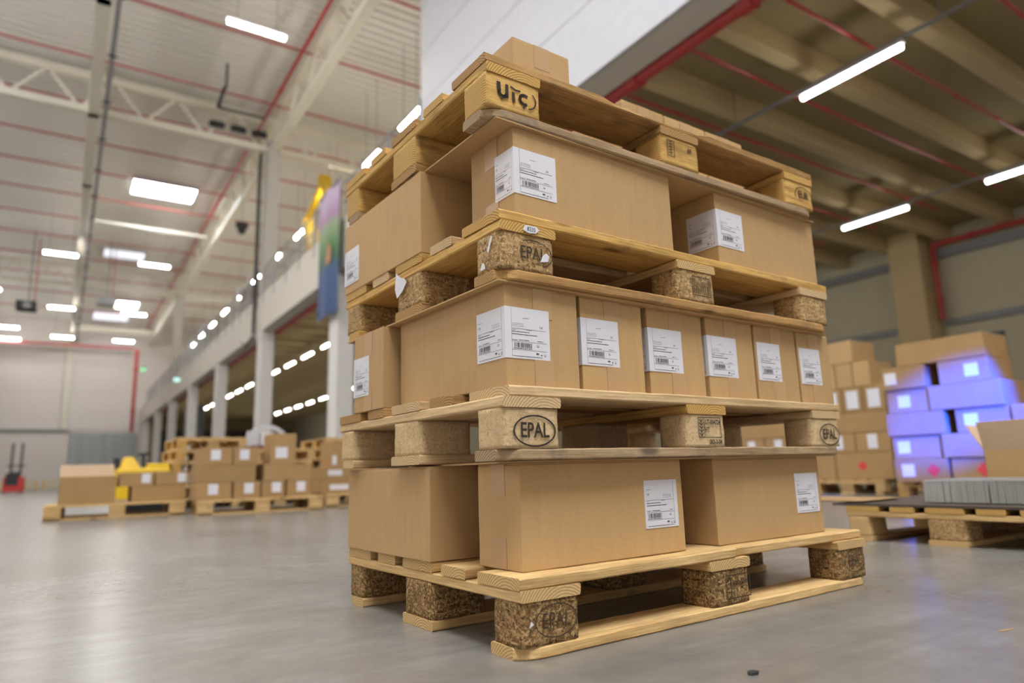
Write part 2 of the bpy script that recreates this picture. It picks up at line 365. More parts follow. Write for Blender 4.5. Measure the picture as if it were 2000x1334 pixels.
# ------------------------------------------------------------------ sprinkler pipes
def pipe(label, p, q, dia, couplings=0, n=10, group=None):
    p = Vector(p); q = Vector(q)
    t = thing('sprinkler_pipe', label, 'pipe', Hp(*p), PSI, group)
    d = q - p; obj('pipe_run', MB().bar((0, 0, 0), d, dia, n).mesh(smooth=False), m_red, t)
    if couplings:
        cm = MB().bar(-d.normalized() * dia * 0.45, d.normalized() * dia * 0.45, dia * 1.3, n)
        me = cm.mesh()
        for k in range(couplings):
            obj('coupling', me, m_red, t, d * ((k + 0.5) / couplings))
    return t
names = ['nearest', 'second', 'third', 'fourth', 'fifth', 'sixth', 'seventh', 'eighth', 'ninth', 'tenth', 'eleventh', 'twelfth', 'thirteenth', 'fourteenth', 'fifteenth']
for k, a in enumerate((16.5, 20.3, 24.1, 27.3, 30.6, 33.7, 37.0, 40.5, 44.0, 48.0, 52.5, 57.5, 63)):
    pipe('red sprinkler branch crossing the hall ceiling, %s one' % names[k] if k else 'red sprinkler branch crossing over the camera end of the hall', (-13, a, 14.0), (11.5, a, 14.0), 0.075, 9)
pipe('long red sprinkler main running beside the roof truss', (5.75 - 0.25, -5, 13.85), (5.5, 69, 13.85), 0.13, 20)
pipe('red pipe across the top of the end wall', (-12, 67.5, 11.9), (4.6, 67.5, 11.9), 0.22, 3)
pipe('red riser pipe down the end wall corner', (4.75, 66, 0.5 + 4), (4.75, 66, 11.6), 0.28, 2)
for k in range(8):
    a = (2.9, 4.32, 5.65, 6.98, 8.4, 9.8, 11.2, 12.6)[k]
    pipe('red sprinkler branch under the mezzanine ceiling, %s one' % names[k], (6.42, a, 5.98), (16.5, a, 5.98), 0.055, 7)
pipe('thick red sprinkler main below the mezzanine edge beam', (6.28, -6, 5.62), (6.28, 69, 5.62), 0.20, 40, 14)
pipe('red pipe along the top of the right wall', (19.1, 0.7, 5.94), (19.1, 8.35, 5.94), 0.14, 4)
pipe('red riser beside the right wall column', (19.1, 8.35, 3.9), (19.1, 8.35, 5.94), 0.14, 2)

# ------------------------------------------------------------------ luminaires
housing = MB().box(-0.035, 0.035, -0.75, 0.75, 0.04, 0.10).mesh()
tubem = MB().bar((0, -0.72, 0), (0, 0.72, 0), 0.07, 8).mesh()
tubebig = MB().bar((0, -0.72, 0), (0, 0.72, 0), 0.125, 8).mesh()
def lamp(label, b, a, z, cross=False, group=None, big=False):
    t = thing('fluorescent_light', label, 'light', Hp(b, a, z), PSI + (R(90) if cross else 0), group)
    obj('housing', housing, m_white, t); 
    if big: obj('hanger', MB().bar((0, -0.5, 0.1), (0, -0.5, 14.44 - z), 0.015).bar((0, 0.5, 0.1), (0, 0.5, 14.44 - z), 0.015).mesh(), m_grey, t)
    obj('tube', tubebig if big else tubem, m_tube_hall if big else m_tube, t)
    return t
def rods(b, a, z0, z1):
    return
def ordn(k): return ['nearest', 'second', 'third', 'fourth', 'fifth', 'sixth', 'seventh', 'eighth', 'ninth', 'tenth'][k] if k < 10 else '%dth' % (k + 1)
for row, (b, a0, per, nm) in enumerate(((8.68, 4.51, 2.77, 'first'), (14.62, 4.53, 2.94, 'second'))):
    tr = hthing('light_track', 'thin grey light track under the mezzanine, %s row from the edge beam' % nm, 'track', b, 30, 5.675)
    obj('rail', MB().box(-0.02, 0.02, -37, 38, 0, 0.04).mesh(), m_grey, tr)
    hm = MB().bar((0, 0, 0.05), (0, 0, 0.9), 0.012).mesh()
    for k in range(24): obj('hanger', hm, m_grey, tr, (0, -36 + 3.1 * k, 0))
    for k in range(24):
        a = a0 + per * (k - 3)
        if a > 66: break
        if row == 0 and k == 4: continue
        rel = k - 3
        lab = ('tube light under the mezzanine, %s row from the edge beam, ' % nm) + ('behind the camera, %s' % ordn(-rel - 1) if rel < 0 else '%s in view' % ordn(rel))
        lamp(lab, b, a, 5.57)
rc = 0
for (b, a, pos) in ((3.45, 17.0, 'largest ceiling tube at the top left, before the roof truss'), (-0.85, 40.6, 'ceiling tube left of the girder, upper left'), (3.45, 40.6, 'ceiling tube right of the girder below the dim roof window'),
                (-0.8, 53.6, 'ceiling tube left of the girder, second in its row'), (3.5, 53.6, 'ceiling tube under the small bright skylight'),
                (-0.7, 64.6, 'ceiling tube left of the girder, last of its row'), (3.6, 64.6, 'ceiling tube at far end, right of the girder'), (-4.2, 62.0, 'far ceiling tube at left frame edge, upper'),
                (-4.3, 67.0, 'far ceiling tube at left frame edge, lower'), (-4.6, 50.0, 'ceiling tube cut by left frame edge')):
    lamp(pos, b, a, 12.0, True, big=True)
for k, (b, a) in enumerate(((3.45, 5), (-3.6, 17), (-8, 5), (-2, 5), (-8.5, 17), (-8, 29), (3.4, -6), (-3, -6), (-8.5, 40), (-8.5, 53))):  # unseen tubes added to brighten the hall
    lamp('unseen added ceiling tube outside the frame, ' + ('ahead of the camera on the right', 'left aisle by the third pipe', 'far left above the camera', 'left aisle above the camera', 'outer left aisle by the third pipe', 'outer left aisle by the cross truss', 'behind the camera on the right', 'behind the camera on the left', 'outer left aisle past the cross truss', 'outer left aisle near the end wall')[k], b, a, 12.0, True, big=True)
for k, a in enumerate((16.7, 18.4, 21.7, 26.0, 30.5, 34.8, 39.1, 43.4, 48, 52.6, 57, 61.5)):
    lamp('tube light over the mezzanine railing, %s from the stack' % ordn(k), 8.5, a, 11.5, False, big=True)
# skylights
def skylight(label, b0, b1, a0, a1, z, m):
    t = thing('skylight', label, 'skylight', Hp((b0 + b1) / 2, (a0 + a1) / 2, z), PSI)
    hw = (b1 - b0) / 2; ha_ = (a1 - a0) / 2
    obj('pane', MB().box(-hw, hw, -ha_, ha_, 0, 0.03).mesh(), m, t)
    fm = MB(); w = 0.08
    fm.box(-hw - w, hw + w, -ha_ - w, -ha_, -0.05, 0.1).box(-hw - w, hw + w, ha_, ha_ + w, -0.05, 0.1).box(-hw - w, -hw, -ha_, ha_, -0.05, 0.1).box(hw, hw + w, -ha_, ha_, -0.05, 0.1)
    obj('frame', fm.mesh(), m_white, t)
skylight('big bright rectangular skylight at upper left', 1.85, 4.55, 34.4, 36.4, 14.36, m_sky)
skylight('small bright skylight far along the roof', 2.7, 4.2, 60.0, 62.5, 14.36, m_sky)
skylight('big unseen skylight added outside the frame above the camera', -4.5, -1.8, 8, 12, 14.36, m_sky)  # this and the next two: unseen, added for more light in the hall
skylight('big unseen skylight added outside the frame behind the camera', -4.5, 2.8, -8, -2, 14.36, m_sky)
skylight('big unseen skylight added outside the frame over the left aisle', -12, -9, 16, 24, 14.36, m_sky)
skylight('dim bluish roof window below the big skylight', 1.2, 3.4, 46.2, 48.0, 14.34, m_skydim)
skylight('pair of dim roof windows near the end wall', 1.3, 3.9, 64.4, 67.5, 14.3, m_skydim)

# ------------------------------------------------------------------ pallets
rnd = random.Random(7)
def board_mesh(Ln, Wd, T, seed, cut=(), wear=0.0012, sag=None, fine=True, r=0.003, step=None):
    """board along X, base at z=0, centred in X and Y; cut: list of (sx, sy, size) clipped corners"""
    n = max(4, int(Ln / 0.022)) if fine else 2
    sec = [(-1, 0, 0, 1), (-1, 0, 1, 0), (-1, 1, 1, 0), (-1, 1, 0, 1), (-0.33, 1, 0, 0), (0.33, 1, 0, 0), (1, 1, 0, 1), (1, 1, 1, 0), (1, 0, 1, 0), (1, 0, 0, 1)]
    vs = []; fs = []; off = Vector((seed * 3.7, seed * 1.3, 0)); ns = len(sec)
    for k in range(n + 1):
        x = -Ln / 2 + Ln * k / n
        hwn = hwp = Wd / 2
        for sx, sy, s in cut:
            dx = (Ln / 2 - x) if sx > 0 else (x + Ln / 2)
            if dx < s:
                if sy < 0: hwn = Wd / 2 - (s - dx) * 0.9
                else: hwp = Wd / 2 - (s - dx) * 0.9
        for q, (sy, sz, cy, cz) in enumerate(sec):
            # cy: chamfered towards z ; cz: chamfered towards y
            hw = hwp if sy > 0 else hwn
            y = sy * hw; zz = sz * T
            if abs(sy) == 1:
                if cz: y -= sy * r
                if cy: zz += r if sz == 0 else -r
            p = Vector((x, y, zz))
            if fine:
                nv = noise.noise_vector(Vector((x * 22, y * 30, zz * 60)) + off)
                low = noise.noise_vector(Vector((x * 4, sy * 2, sz * 2)) + off)
                y += (nv.y * wear + low.y * wear * 1.6) * (1 if abs(sy) == 1 else 0); zz += nv.z * wear * 0.8 + low.z * wear * 0.5
                if k in (0, n): x2 = x + nv.x * wear * 1.4
                else: x2 = x
            if step and sy < -0.9 and x > step[0]: y += step[1] * min(1, (x - step[0]) / 0.012)
            else: x2 = x
            if sag and sz == 1:
                for (x0, x1, sgn, dz) in sag:
                    if x0 < x < x1 and (sgn == 0 or sgn * sy > 0.9):
                        w = min(1, (x - x0) / 0.05, (x1 - x) / 0.05); zz -= dz * w * (1 + 0.5 * noise.noise(Vector((x * 60, 0, seed))))
            vs.append((x2, y, zz))
        if k:
            b0 = (k - 1) * ns; b1 = k * ns
            for q in range(ns):
                fs.append((b0 + q, b0 + (q + 1) % ns, b1 + (q + 1) % ns, b1 + q))
    fs.append(tuple(range(ns))[::-1]); fs.append(tuple(n * ns + q for q in range(ns)))
    mb = MB(); mb.add(vs, [f[::-1] for f in fs]); return mb.mesh('board')
def rounded_block(sx, sy, sz, r, n, seed, amp):
    bm = bmesh.new(); bmesh.ops.create_cube(bm, size=2)
    bmesh.ops.subdivide_edges(bm, edges=bm.edges[:], cuts=n, use_grid_fill=True)
    for v in bm.verts:
        p = Vector((v.co.x * sx / 2, v.co.y * sy / 2, v.co.z * sz / 2))
        c = Vector((max(-sx / 2 + r, min(sx / 2 - r, p.x)), max(-sy / 2 + r, min(sy / 2 - r, p.y)), p.z))
        d = Vector((p.x - c.x, p.y - c.y, 0))
        if d.length > 1e-6 and abs(p.x) > sx / 2 - r and abs(p.y) > sy / 2 - r: p = c + d.normalized() * min(r, max(d.length, r))
        nv = noise.noise_vector(p * 110 + Vector((seed * 5, seed, 0)))
        nl = noise.noise_vector(p * 25 + Vector((seed * 5, seed, 9)))
        p.x += nv.x * amp + nl.x * amp; p.y += nv.y * amp + nl.y * amp
        v.co = p + Vector((0, 0, sz / 2))
    me = bpy.data.meshes.new('block'); bm.to_mesh(me); bm.free()
    for p in me.polygons: p.use_smooth = True
    return me
DECK = ((0.0, 0.145), (0.18875, 0.28875), (0.3275, 0.4725), (0.51125, 0.61125), (0.655, 0.8))
def pallet(label, loc, yaw, mats, fine=True, seed=1, sags={}, deck_u0=(0, 0, 0, 0, 0), group=None, tilt=(0, 0), rblk=0.012, step=None):
    """mats: dict deck, stringer, bottom, block (lists or single)"""
    t = thing('wooden_pallet', label, 'pallet', loc, (tilt[0], tilt[1], yaw), group)
    g = lambda k, i: mats[k][i % len(mats[k])] if isinstance(mats[k], (list, tuple)) else mats[k]
    out = {}
    for i, (v0, v1) in enumerate(DECK):
        L_ = 1.2 - deck_u0[i]
        me = board_mesh(L_, v1 - v0 - 0.002, 0.0215, seed + i * 1.7, sag=sags.get(i), fine=fine, step=step if i == 0 else None)
        out['deck', i] = obj('deck_board', me, g('deck', i), t, (deck_u0[i] / 2, (v0 + v1) / 2 - 0.4, 0.1222), 0)
    for i, u in enumerate((0.0725, 0.6, 1.1275)):
        me = board_mesh(0.8, 0.143, 0.0215, seed + 11 + i * 1.3, fine=fine)
        out['str', i] = obj('stringer_board', me, g('stringer', i), t, (u - 0.6, 0, 0.1002), R(90))
    for j, v in enumerate((0.05, 0.4, 0.75)):
        wv = 0.1 if j != 1 else 0.145
        cut = ()
        if j == 0: cut = ((-1, -1, 0.03), (1, -1, 0.03))
        if j == 2: cut = ((-1, 1, 0.03), (1, 1, 0.03))
        me = board_mesh(1.2, wv - 0.002, 0.0215, seed + 21 + j * 1.9, cut=cut, fine=fine)
        out['bot', j] = obj('bottom_board', me, g('bottom', j), t, (0, v - 0.4, 0.0002), 0)
        for i, u in enumerate((0.0725, 0.6, 1.1275)):
            if fine: me = rounded_block(0.141, wv - 0.006, 0.0775, rblk, 9, seed + i * 3 + j, 0.0011)
            else: me = boxm(0.141, wv - 0.006, 0.0775, 0.004)
            out['block', i, j] = obj('block', me, g('block', i * 3 + j), t, (u - 0.6, v - 0.4, 0.0221), 0)
    return t, out
def pose(i):
    P = ((8.65400215e-04, 1.28838332, 0.621786340, 0.0), (-0.0216632433, 1.28252606, 0.630884108, 0.356161481),
         (-0.0178484658, 1.29587565, 0.624530032, 0.714764106), (-0.0378009470, 1.30526798, 0.608131700, 1.07372040))[i]
    return P
def Pp(i, u, v, w=0.0):       # pallet coordinates to world
    x, y, yaw, z = pose(i)
    return Vector((x + math.cos(yaw) * u - math.sin(yaw) * v, y + math.sin(yaw) * u + math.cos(yaw) * v, z + w))
pal = []
specs = [
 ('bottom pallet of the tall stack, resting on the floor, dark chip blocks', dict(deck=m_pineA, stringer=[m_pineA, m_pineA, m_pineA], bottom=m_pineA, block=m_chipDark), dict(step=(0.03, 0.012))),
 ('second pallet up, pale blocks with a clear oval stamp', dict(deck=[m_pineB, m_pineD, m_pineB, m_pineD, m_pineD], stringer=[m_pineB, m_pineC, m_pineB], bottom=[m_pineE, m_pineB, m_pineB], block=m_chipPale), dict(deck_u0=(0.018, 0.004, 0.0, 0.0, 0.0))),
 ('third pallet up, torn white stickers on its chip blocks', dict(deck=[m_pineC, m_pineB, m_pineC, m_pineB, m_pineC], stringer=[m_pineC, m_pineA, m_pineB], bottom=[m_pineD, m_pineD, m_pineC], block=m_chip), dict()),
 ('topmost weathered orange brown pallet of the tall stack', dict(deck=[m_pineD, m_pineC, m_pineD, m_pineC, m_pineC], stringer=[m_pineC, m_pineD, m_pineC], bottom=[m_pineE, m_pineD, m_pineE], block=[m_pineC, m_pineC, m_pineC]), dict(sags={0: [(-0.27, 0.12, -1, 0.010)]}))]
for i, (lab, mats, kw) in enumerate(specs):
    x, y, yaw, z = pose(i)
    pal.append(pallet(lab, Pp(i, 0.6, 0.4), yaw, mats, True, 3 + i * 5.3, rblk=0.014 if i < 3 else 0.006, **kw))

# ---- stamps burned into the blocks
def text_mesh(txt, size, extrude=0.0, offset=0.0, spacing=1.0, sx=1.0):
    cu = bpy.data.curves.new('t', 'FONT'); cu.body = txt; cu.size = size; cu.align_x = 'CENTER'; cu.align_y = 'CENTER'; cu.offset = offset; cu.space_character = spacing; cu.resolution_u = 3
    ob = bpy.data.objects.new('t', cu); COL.objects.link(ob); bpy.context.view_layer.update()
    me = bpy.data.meshes.new_from_object(ob.evaluated_get(bpy.context.evaluated_depsgraph_get()))
    bpy.data.objects.remove(ob)
    vs = [(v.co.x * sx, 0, v.co.y) for v in me.vertices]; fs = [tuple(p.vertices) for p in me.polygons]
    bpy.data.meshes.remove(me); return vs, fs
def add_text(mb, txt, size, x, z, **k):
    vs, fs = text_mesh(txt, size, **k); mb.add([(a + x, 0, c + z) for a, b, c in vs], fs)
def ring(mb, rx, rz, w, x=0, z=0, t0=0, t1=360, n=40):
    vs = []; fs = []
    for k in range(n + 1):
        t = R(t0 + (t1 - t0) * k / n); c, s = math.cos(t), math.sin(t)
        vs += [(x + rx * c, 0, z + rz * s), (x + (rx - w) * c, 0, z + (rz - w) * s)]
        if k: fs.append((2 * k - 2, 2 * k - 1, 2 * k + 1, 2 * k))
    mb.add(vs, fs)
def stroke(mb, pts, w):
    for p, q in zip(pts, pts[1:]):
        p = Vector((p[0], p[1])); q = Vector((q[0], q[1])); d = (q - p); 
        if d.length < 1e-9: continue
        d.normalize(); nrm = Vector((-d.y, d.x)) * w / 2; e = d * w * 0.25
        mb.add([(a.x, 0, a.y) for a in (p - e + nrm, p - e - nrm, q + e - nrm, q + e + nrm)], [(0, 1, 2, 3)])
def fr(mb, x0, x1, z0, z1, w):
    stroke(mb, [(x0, z0), (x1, z0)], w); stroke(mb, [(x1, z0), (x1, z1)], w); stroke(mb, [(x1, z1), (x0, z1)], w); stroke(mb, [(x0, z1), (x0, z0)], w)
def on_block(pi, bi, mb, m, u, w, dy=-0.0012, name='stamp'):
    """decal on the -v face of block bi (0..2) of pallet pi at pallet coords (u, w)"""
    blk = pal[pi][1]['block', bi, 0]
    cu = (0.0725, 0.6, 1.1275)[bi]
    o = obj(name, mb.mesh(), m, blk, (u - cu, -0.0485 + dy, w - 0.0221), 0); return o
mb = MB(); ring(mb, 0.052, 0.031, 0.0034); add_text(mb, 'EPAL', 0.041, 0, 0.0, sx=0.80, offset=0.0006)
epal = mb
on_block(1, 0, epal, m_burn, 0.076, 0.0555)
on_block(1, 2, epal, m_burnD, 1.136, 0.055)
mb = MB(); ring(mb, 0.050, 0.030, 0.0022); add_text(mb, 'EPAL', 0.040, 0, 0.0, sx=0.78, offset=-0.0001)
on_block(0, 0, mb, m_burnD, 0.082, 0.0625)
on_block(0, 2, mb, m_burnD, 1.134, 0.067)
mb = MB(); ring(mb, 0.051, 0.030, 0.0022, t0=-60, t1=120); add_text(mb, 'EPAL', 0.038, 0, 0.0, sx=0.82, offset=0.0003)
on_block(2, 0, mb, m_burnD, 0.083, 0.060)
mb = MB(); fr(mb, -0.041, 0.041, -0.0235, 0.0235, 0.0018); stroke(mb, [(-0.020, -0.0235), (-0.020, 0.0235)], 0.0018)
for k in range(5):
    zz = -0.019 + k * 0.008
    stroke(mb, [(-0.031, zz), (-0.038, zz + 0.006)], 0.002); stroke(mb, [(-0.031, zz), (-0.024, zz + 0.006)], 0.002)
stroke(mb, [(-0.031, -0.021), (-0.031, 0.021)], 0.0018)
add_text(mb, 'LT-004724', 0.0155, 0.0125, 0.0125, sx=0.82, offset=0.0003); add_text(mb, 'HT', 0.0165, -0.010, -0.006, sx=0.8, offset=0.0003)
add_text(mb, '003-3-04', 0.0155, 0.019, -0.0345, sx=0.82, offset=0.0004)
on_block(1, 1, mb, m_burn, 0.606, 0.0685)
mb = MB(); fr(mb, -0.043, 0.043, -0.026, 0.024, 0.0024); stroke(mb, [(-0.026, -0.026), (-0.026, 0.024)], 0.0024)
for k in range(11): stroke(mb, [(-0.018 + k * 0.0052, 0.002), (-0.018 + k * 0.0052, 0.013 - (k % 3) * 0.002)], 0.0026)
for k in range(4): stroke(mb, [(-0.040, -0.016 + k * 0.010), (-0.030, -0.012 + k * 0.010)], 0.0022)
on_block(0, 1, mb, m_burnD, 0.622, 0.062)
mb = MB(); fr(mb, -0.034, 0.034, -0.024, 0.024, 0.0022)
for k in range(9): stroke(mb, [(-0.028 + k * 0.007, -0.02), (-0.028 + k * 0.007, 0.019 - (k % 4) * 0.004)], 0.0024)
on_block(2, 1, mb, m_burnD, 0.615, 0.062)
mb = MB(); fr(mb, -0.052, -0.026, -0.026, 0.018, 0.0018); stroke(mb, [(-0.026, 0.018), (0.05, 0.018)], 0.0014)
for k in range(5): stroke(mb, [(-0.048, -0.018 + k * 0.008), (-0.032, -0.016 + k * 0.008)], 0.002)
stroke(mb, [(-0.039, -0.022), (-0.039, 0.015)], 0.002)
add_text(mb, '69', 0.017, 0.032, 0.004, sx=0.9, offset=0.0005)
on_block(3, 1, mb, m_burnD, 0.602, 0.071, -0.0008)
mb = MB(); ring(mb, 0.044, 0.030, 0.0028, t0=-20, t1=200); add_text(mb, 'EUR', 0.034, 0, 0.002, sx=0.85, offset=0.0008)
on_block(3, 2, mb, m_burnD, 1.147, 0.059, -0.0008)
# the railway-union mark: u, i, c and a swash
mb = MB(); W_ = 0.0098
def arc(cx, cz, rx, rz, t0, t1, n=10): return [(cx + rx * math.cos(R(t0 + (t1 - t0) * k / n)), cz + rz * math.sin(R(t0 + (t1 - t0) * k / n))) for k in range(n + 1)]
stroke(mb, [(-0.048, 0.017), (-0.047, 0.000)], W_); stroke(mb, arc(-0.037, -0.002, 0.010, 0.010, 180, 340), W_ * 0.8); stroke(mb, [(-0.0265, 0.017), (-0.0265, -0.011)], W_ * 0.8); stroke(mb, [(-0.036, -0.013), (-0.041, -0.019)], 0.004)
stroke(mb, [(-0.010, 0.004), (-0.009, -0.016)], W_ * 0.75); stroke(mb, [(-0.016, 0.017), (-0.004, 0.012), (0.008, 0.013)], 0.0045)
stroke(mb, arc(0.020, -0.004, 0.013, 0.011, 60, 290), W_ * 0.72); stroke(mb, [(0.022, -0.015), (0.016, -0.024)], 0.004)
stroke(mb, arc(0.026, -0.002, 0.024, 0.021, -80, 48), 0.0032)
on_block(3, 0, mb, m_burn, 0.080, 0.063, -0.0008)
# scraps of sticker on the third pallet
def scrap(pi, parent, pts, x, z, label, y=-0.4, dy=-0.003, rotz=0):
    n = len(pts); vs = [(p[0], 0, p[1]) for p in pts] + [(p[0], 0.0006, p[1]) for p in pts]
    fs = [tuple(range(n)), tuple(range(n, 2 * n))[::-1]] + [(k, (k + 1) % n, n + (k + 1) % n, n + k) for k in range(n)]
    mb = MB().add(vs, fs); o = obj('sticker_scrap', mb.mesh(), m_paper, parent, (x - 0.6, y + dy, z), rotz)
    o['label'] = label; return o
pt = pal[2][0]
s = scrap(2, pt, [(-0.022, -0.004), (-0.016, 0.007), (0.012, 0.008), (0.021, 0.002), (0.012, -0.007), (-0.008, -0.009)], 0.078, 0.1115, 'oval white number sticker', dy=-0.0028)
mb = MB(); add_text(mb, '8235', 0.013, 0, 0, sx=0.85); obj('number_print', mb.mesh(), m_ink, pt, (0.078 - 0.6, -0.4 - 0.0034, 0.111))
scrap(2, pt, [(-0.012, -0.010), (-0.006, 0.004), (0.004, 0.012), (0.012, 0.006), (0.008, -0.006)], 0.113, 0.055, 'torn white paper scrap', dy=-0.0005)
def scrapu(pts, v, z, dx=-0.003):
    n = len(pts); vs = [(0, -p[0], p[1]) for p in pts] + [(0.0006, -p[0], p[1]) for p in pts]
    fs = [tuple(range(n)), tuple(range(n, 2 * n))[::-1]] + [(k, (k + 1) % n, n + (k + 1) % n, n + k) for k in range(n)]
    o = obj('sticker_scrap', MB().add(vs, fs).mesh(), m_paper, pt, (-0.6 + dx, v - 0.4, z)); o['label'] = 'torn white paper scrap'
scrapu([(-0.004, -0.018), (0.012, 0.014), (0.006, 0.017), (-0.008, -0.010)], 0.035, 0.076)
scrapu([(-0.008, -0.008), (0.000, 0.008), (0.007, 0.004), (0.010, -0.007)], 0.062, 0.036)
scrapu([(-0.024, 0.052), (-0.030, 0.010), (-0.018, -0.014), (0.012, -0.002), (0.034, 0.016), (0.020, 0.030), (0.004, 0.034)], 0.432, 0.070, -0.006)
mb = MB(); scrap(0, pal[0][0], [(-0.005, -0.005), (0.0, 0.006), (0.006, 0.0)], 0.022, 0.062, 'small white paper chip', dy=-0.0015)

# nail heads in the side ends of the stringers
nm = MB().bar((0, 0, 0), (0, 0, 0.0015), 0.009, 8).mesh()

# ------------------------------------------------------------------ cartons
def label_print(layout):
    """ink of one half label, 0.105 x 0.105, origin lower left, in the XZ plane facing -Y"""
    mb = MB(); S = 0.105; rr = random.Random(5)
    def X(s): return s * S
    def Z(t): return (1 - t) * S
    def ln(s0, s1, t, w=0.0005): stroke(mb, [(X(s0), Z(t)), (X(s1), Z(t))], w)
    if layout == 'R':
        stroke(mb, [(X(0.14), Z(0.0)), (X(0.14), Z(0.97))], 0.0005); L0 = 0.14
        for t in (0.42, 0.67, 0.83): ln(L0, 0.98, t, 0.0006)
        b0, b1 = 0.20, 0.62; sx0 = 0.72; de = (0.86, 0.36); small = (0.42, 0.56, 0.20); tx = 0.15; cx0 = L0
    else:
        for t in (0.42, 0.67, 0.83): ln(0.05, 0.90, t, 0.0006)
        stroke(mb, [(X(0.90), Z(0.0)), (X(0.90), Z(0.97))], 0.0005)
        b0, b1 = 0.09, 0.50; sx0 = 0.66; de = (0.11, 0.30); small = (0.06, 0.20, 0.20); tx = 0.06; cx0 = 0.05
    x = b0
    while x < b1:
        w = rr.choice((0.004, 0.006, 0.009, 0.013)); stroke(mb, [(X(x), Z(0.695)), (X(x), Z(0.785))], w * S); x += w + rr.choice((0.005, 0.007, 0.011))
    def micro(s0, s1, t, h=0.006, gap=0.004):
        x = s0
        while x < s1:
            w = rr.uniform(0.012, 0.045); stroke(mb, [(X(x), Z(t)), (X(min(x + w, s1)), Z(t))], h * S); x += w + gap + rr.uniform(0, 0.012)
    micro(b0 - 0.02, b1, 0.805, 0.012)
    micro(small[0], small[1], small[2], 0.008)
    q0 = cx0 + 0.02 if layout == 'R' else 0.56
    for t in (0.315, 0.345, 0.375): micro(q0, q0 + 0.26, t, 0.006)
    micro(cx0 + 0.01, cx0 + 0.10, 0.445, 0.008); micro(0.5, 0.62, 0.435, 0.008)
    micro(tx, tx + 0.42, 0.48, 0.014, 0.006); micro(tx, tx + 0.60, 0.53, 0.015, 0.006)
    micro(tx, tx + 0.12, 0.645, 0.010); micro(tx + 0.16, tx + 0.40, 0.64, 0.012); micro(0.76, 0.90 if layout == 'R' else 0.86, 0.635, 0.010)
    micro(0.74, 0.80, 0.715, 0.007); micro(0.745, 0.79, 0.745, 0.014)
    micro(cx0 + 0.02, 0.86, 0.955, 0.011)
    add_text(mb, 'DE', 0.0065, X(de[0]), Z(de[1]))
    # care symbols: umbrella, drop, glass
    ux = X(sx0 + 0.03); uz = Z(0.90); pts = [(ux + 0.0042 * math.cos(R(k * 18)), uz + 0.0035 * math.sin(R(k * 18))) for k in range(11)]
    mb.add([(p[0], 0, p[1]) for p in pts], [tuple(range(11))]); stroke(mb, [(ux, uz), (ux, uz - 0.003)], 0.0005)
    dx = X(sx0 + 0.13); mb.add([(dx - 0.0018, 0, Z(0.91)), (dx, 0, Z(0.93)), (dx + 0.0018, 0, Z(0.91)), (dx, 0, Z(0.885))], [(0, 1, 2, 3)])
    gx = X(sx0 + 0.215); stroke(mb, [(gx - 0.0018, Z(0.88)), (gx - 0.0018, Z(0.925)), (gx + 0.0018, Z(0.925)), (gx + 0.0018, Z(0.88))], 0.0009)
    return mb.mesh('print')
printR = label_print('R'); printL = label_print('L')
printR.materials.append(m_ink); printL.materials.append(m_ink)
EP = 0.0013
def add_label(t, du, dv, face, s0, s1, z0, z1, prints=True, layout=None):
    """face 'front' (-Y) spans x s0..s1, 'left' (-X) spans from the front edge backwards s0..s1"""
    if face == 'front':
        me = MB().box(-EP if s0 == 0 else 0, s1 - s0, -EP, 0, 0, z1 - z0).mesh(); loc = (-du / 2 + s0, -dv / 2, z0); rot = 0
    else:
        me = MB().box(-(s1 - s0), 0, -EP, 0, 0, z1 - z0).mesh(); loc = (-du / 2, -dv / 2 + s0, z0); rot = R(-90)
    lb = obj('shipping_label', me, m_paper, t, loc, rot)
    if prints and layout:
        p = obj('label_print', printR if layout == 'R' else printL, None, lb, (0 if face == 'front' else -(s1 - s0), -EP - 0.0003, z1 - z0 - 0.105), 0)
        if layout == 'R' and face == 'front' and (s1 - s0) < 0.104: p.scale.x = (s1 - s0) / 0.105
        if face == 'left' and (s1 - s0) < 0.104: p.scale.x = (s1 - s0) / 0.105
    return lb
def carton_body(du, dv, h, fine, seed):
    if not fine: return boxm(du, dv, h, 0.004)
    r = 0.0025; bm = bmesh.new(); bmesh.ops.create_cube(bm, size=2); bmesh.ops.subdivide_edges(bm, edges=bm.edges[:], cuts=7, use_grid_fill=True)
    for v in bm.verts:
        n = v.co.copy(); x, y, zz = n
        bul = 0.0008 * (1 - x * x) * (1 - y * y) if abs(zz) > 0.99 else 0
        p = Vector((x * du / 2, y * dv / 2, zz * h / 2))
        w = noise.noise_vector(Vector((x, y, zz)) * 1.3 + Vector((seed, 0, 0)))
        if abs(x) > 0.99: p.x += w.x * 0.0005 + math.copysign(0.0003 * (1 - y * y) * (1 - zz * zz), x)
        if abs(y) > 0.99: p.y += w.y * 0.0005 + math.copysign(0.0003 * (1 - x * x) * (1 - zz * zz), y)
        p.z += h / 2; v.co = p
    ed = [e for e in bm.edges if len(e.link_faces) == 2 and e.calc_face_angle(0) > 1.0]
    bmesh.ops.bevel(bm, geom=ed, offset=r, segments=2, affect='EDGES', profile=0.6)
    me = bpy.data.meshes.new('carton'); bm.to_mesh(me); bm.free(); return me
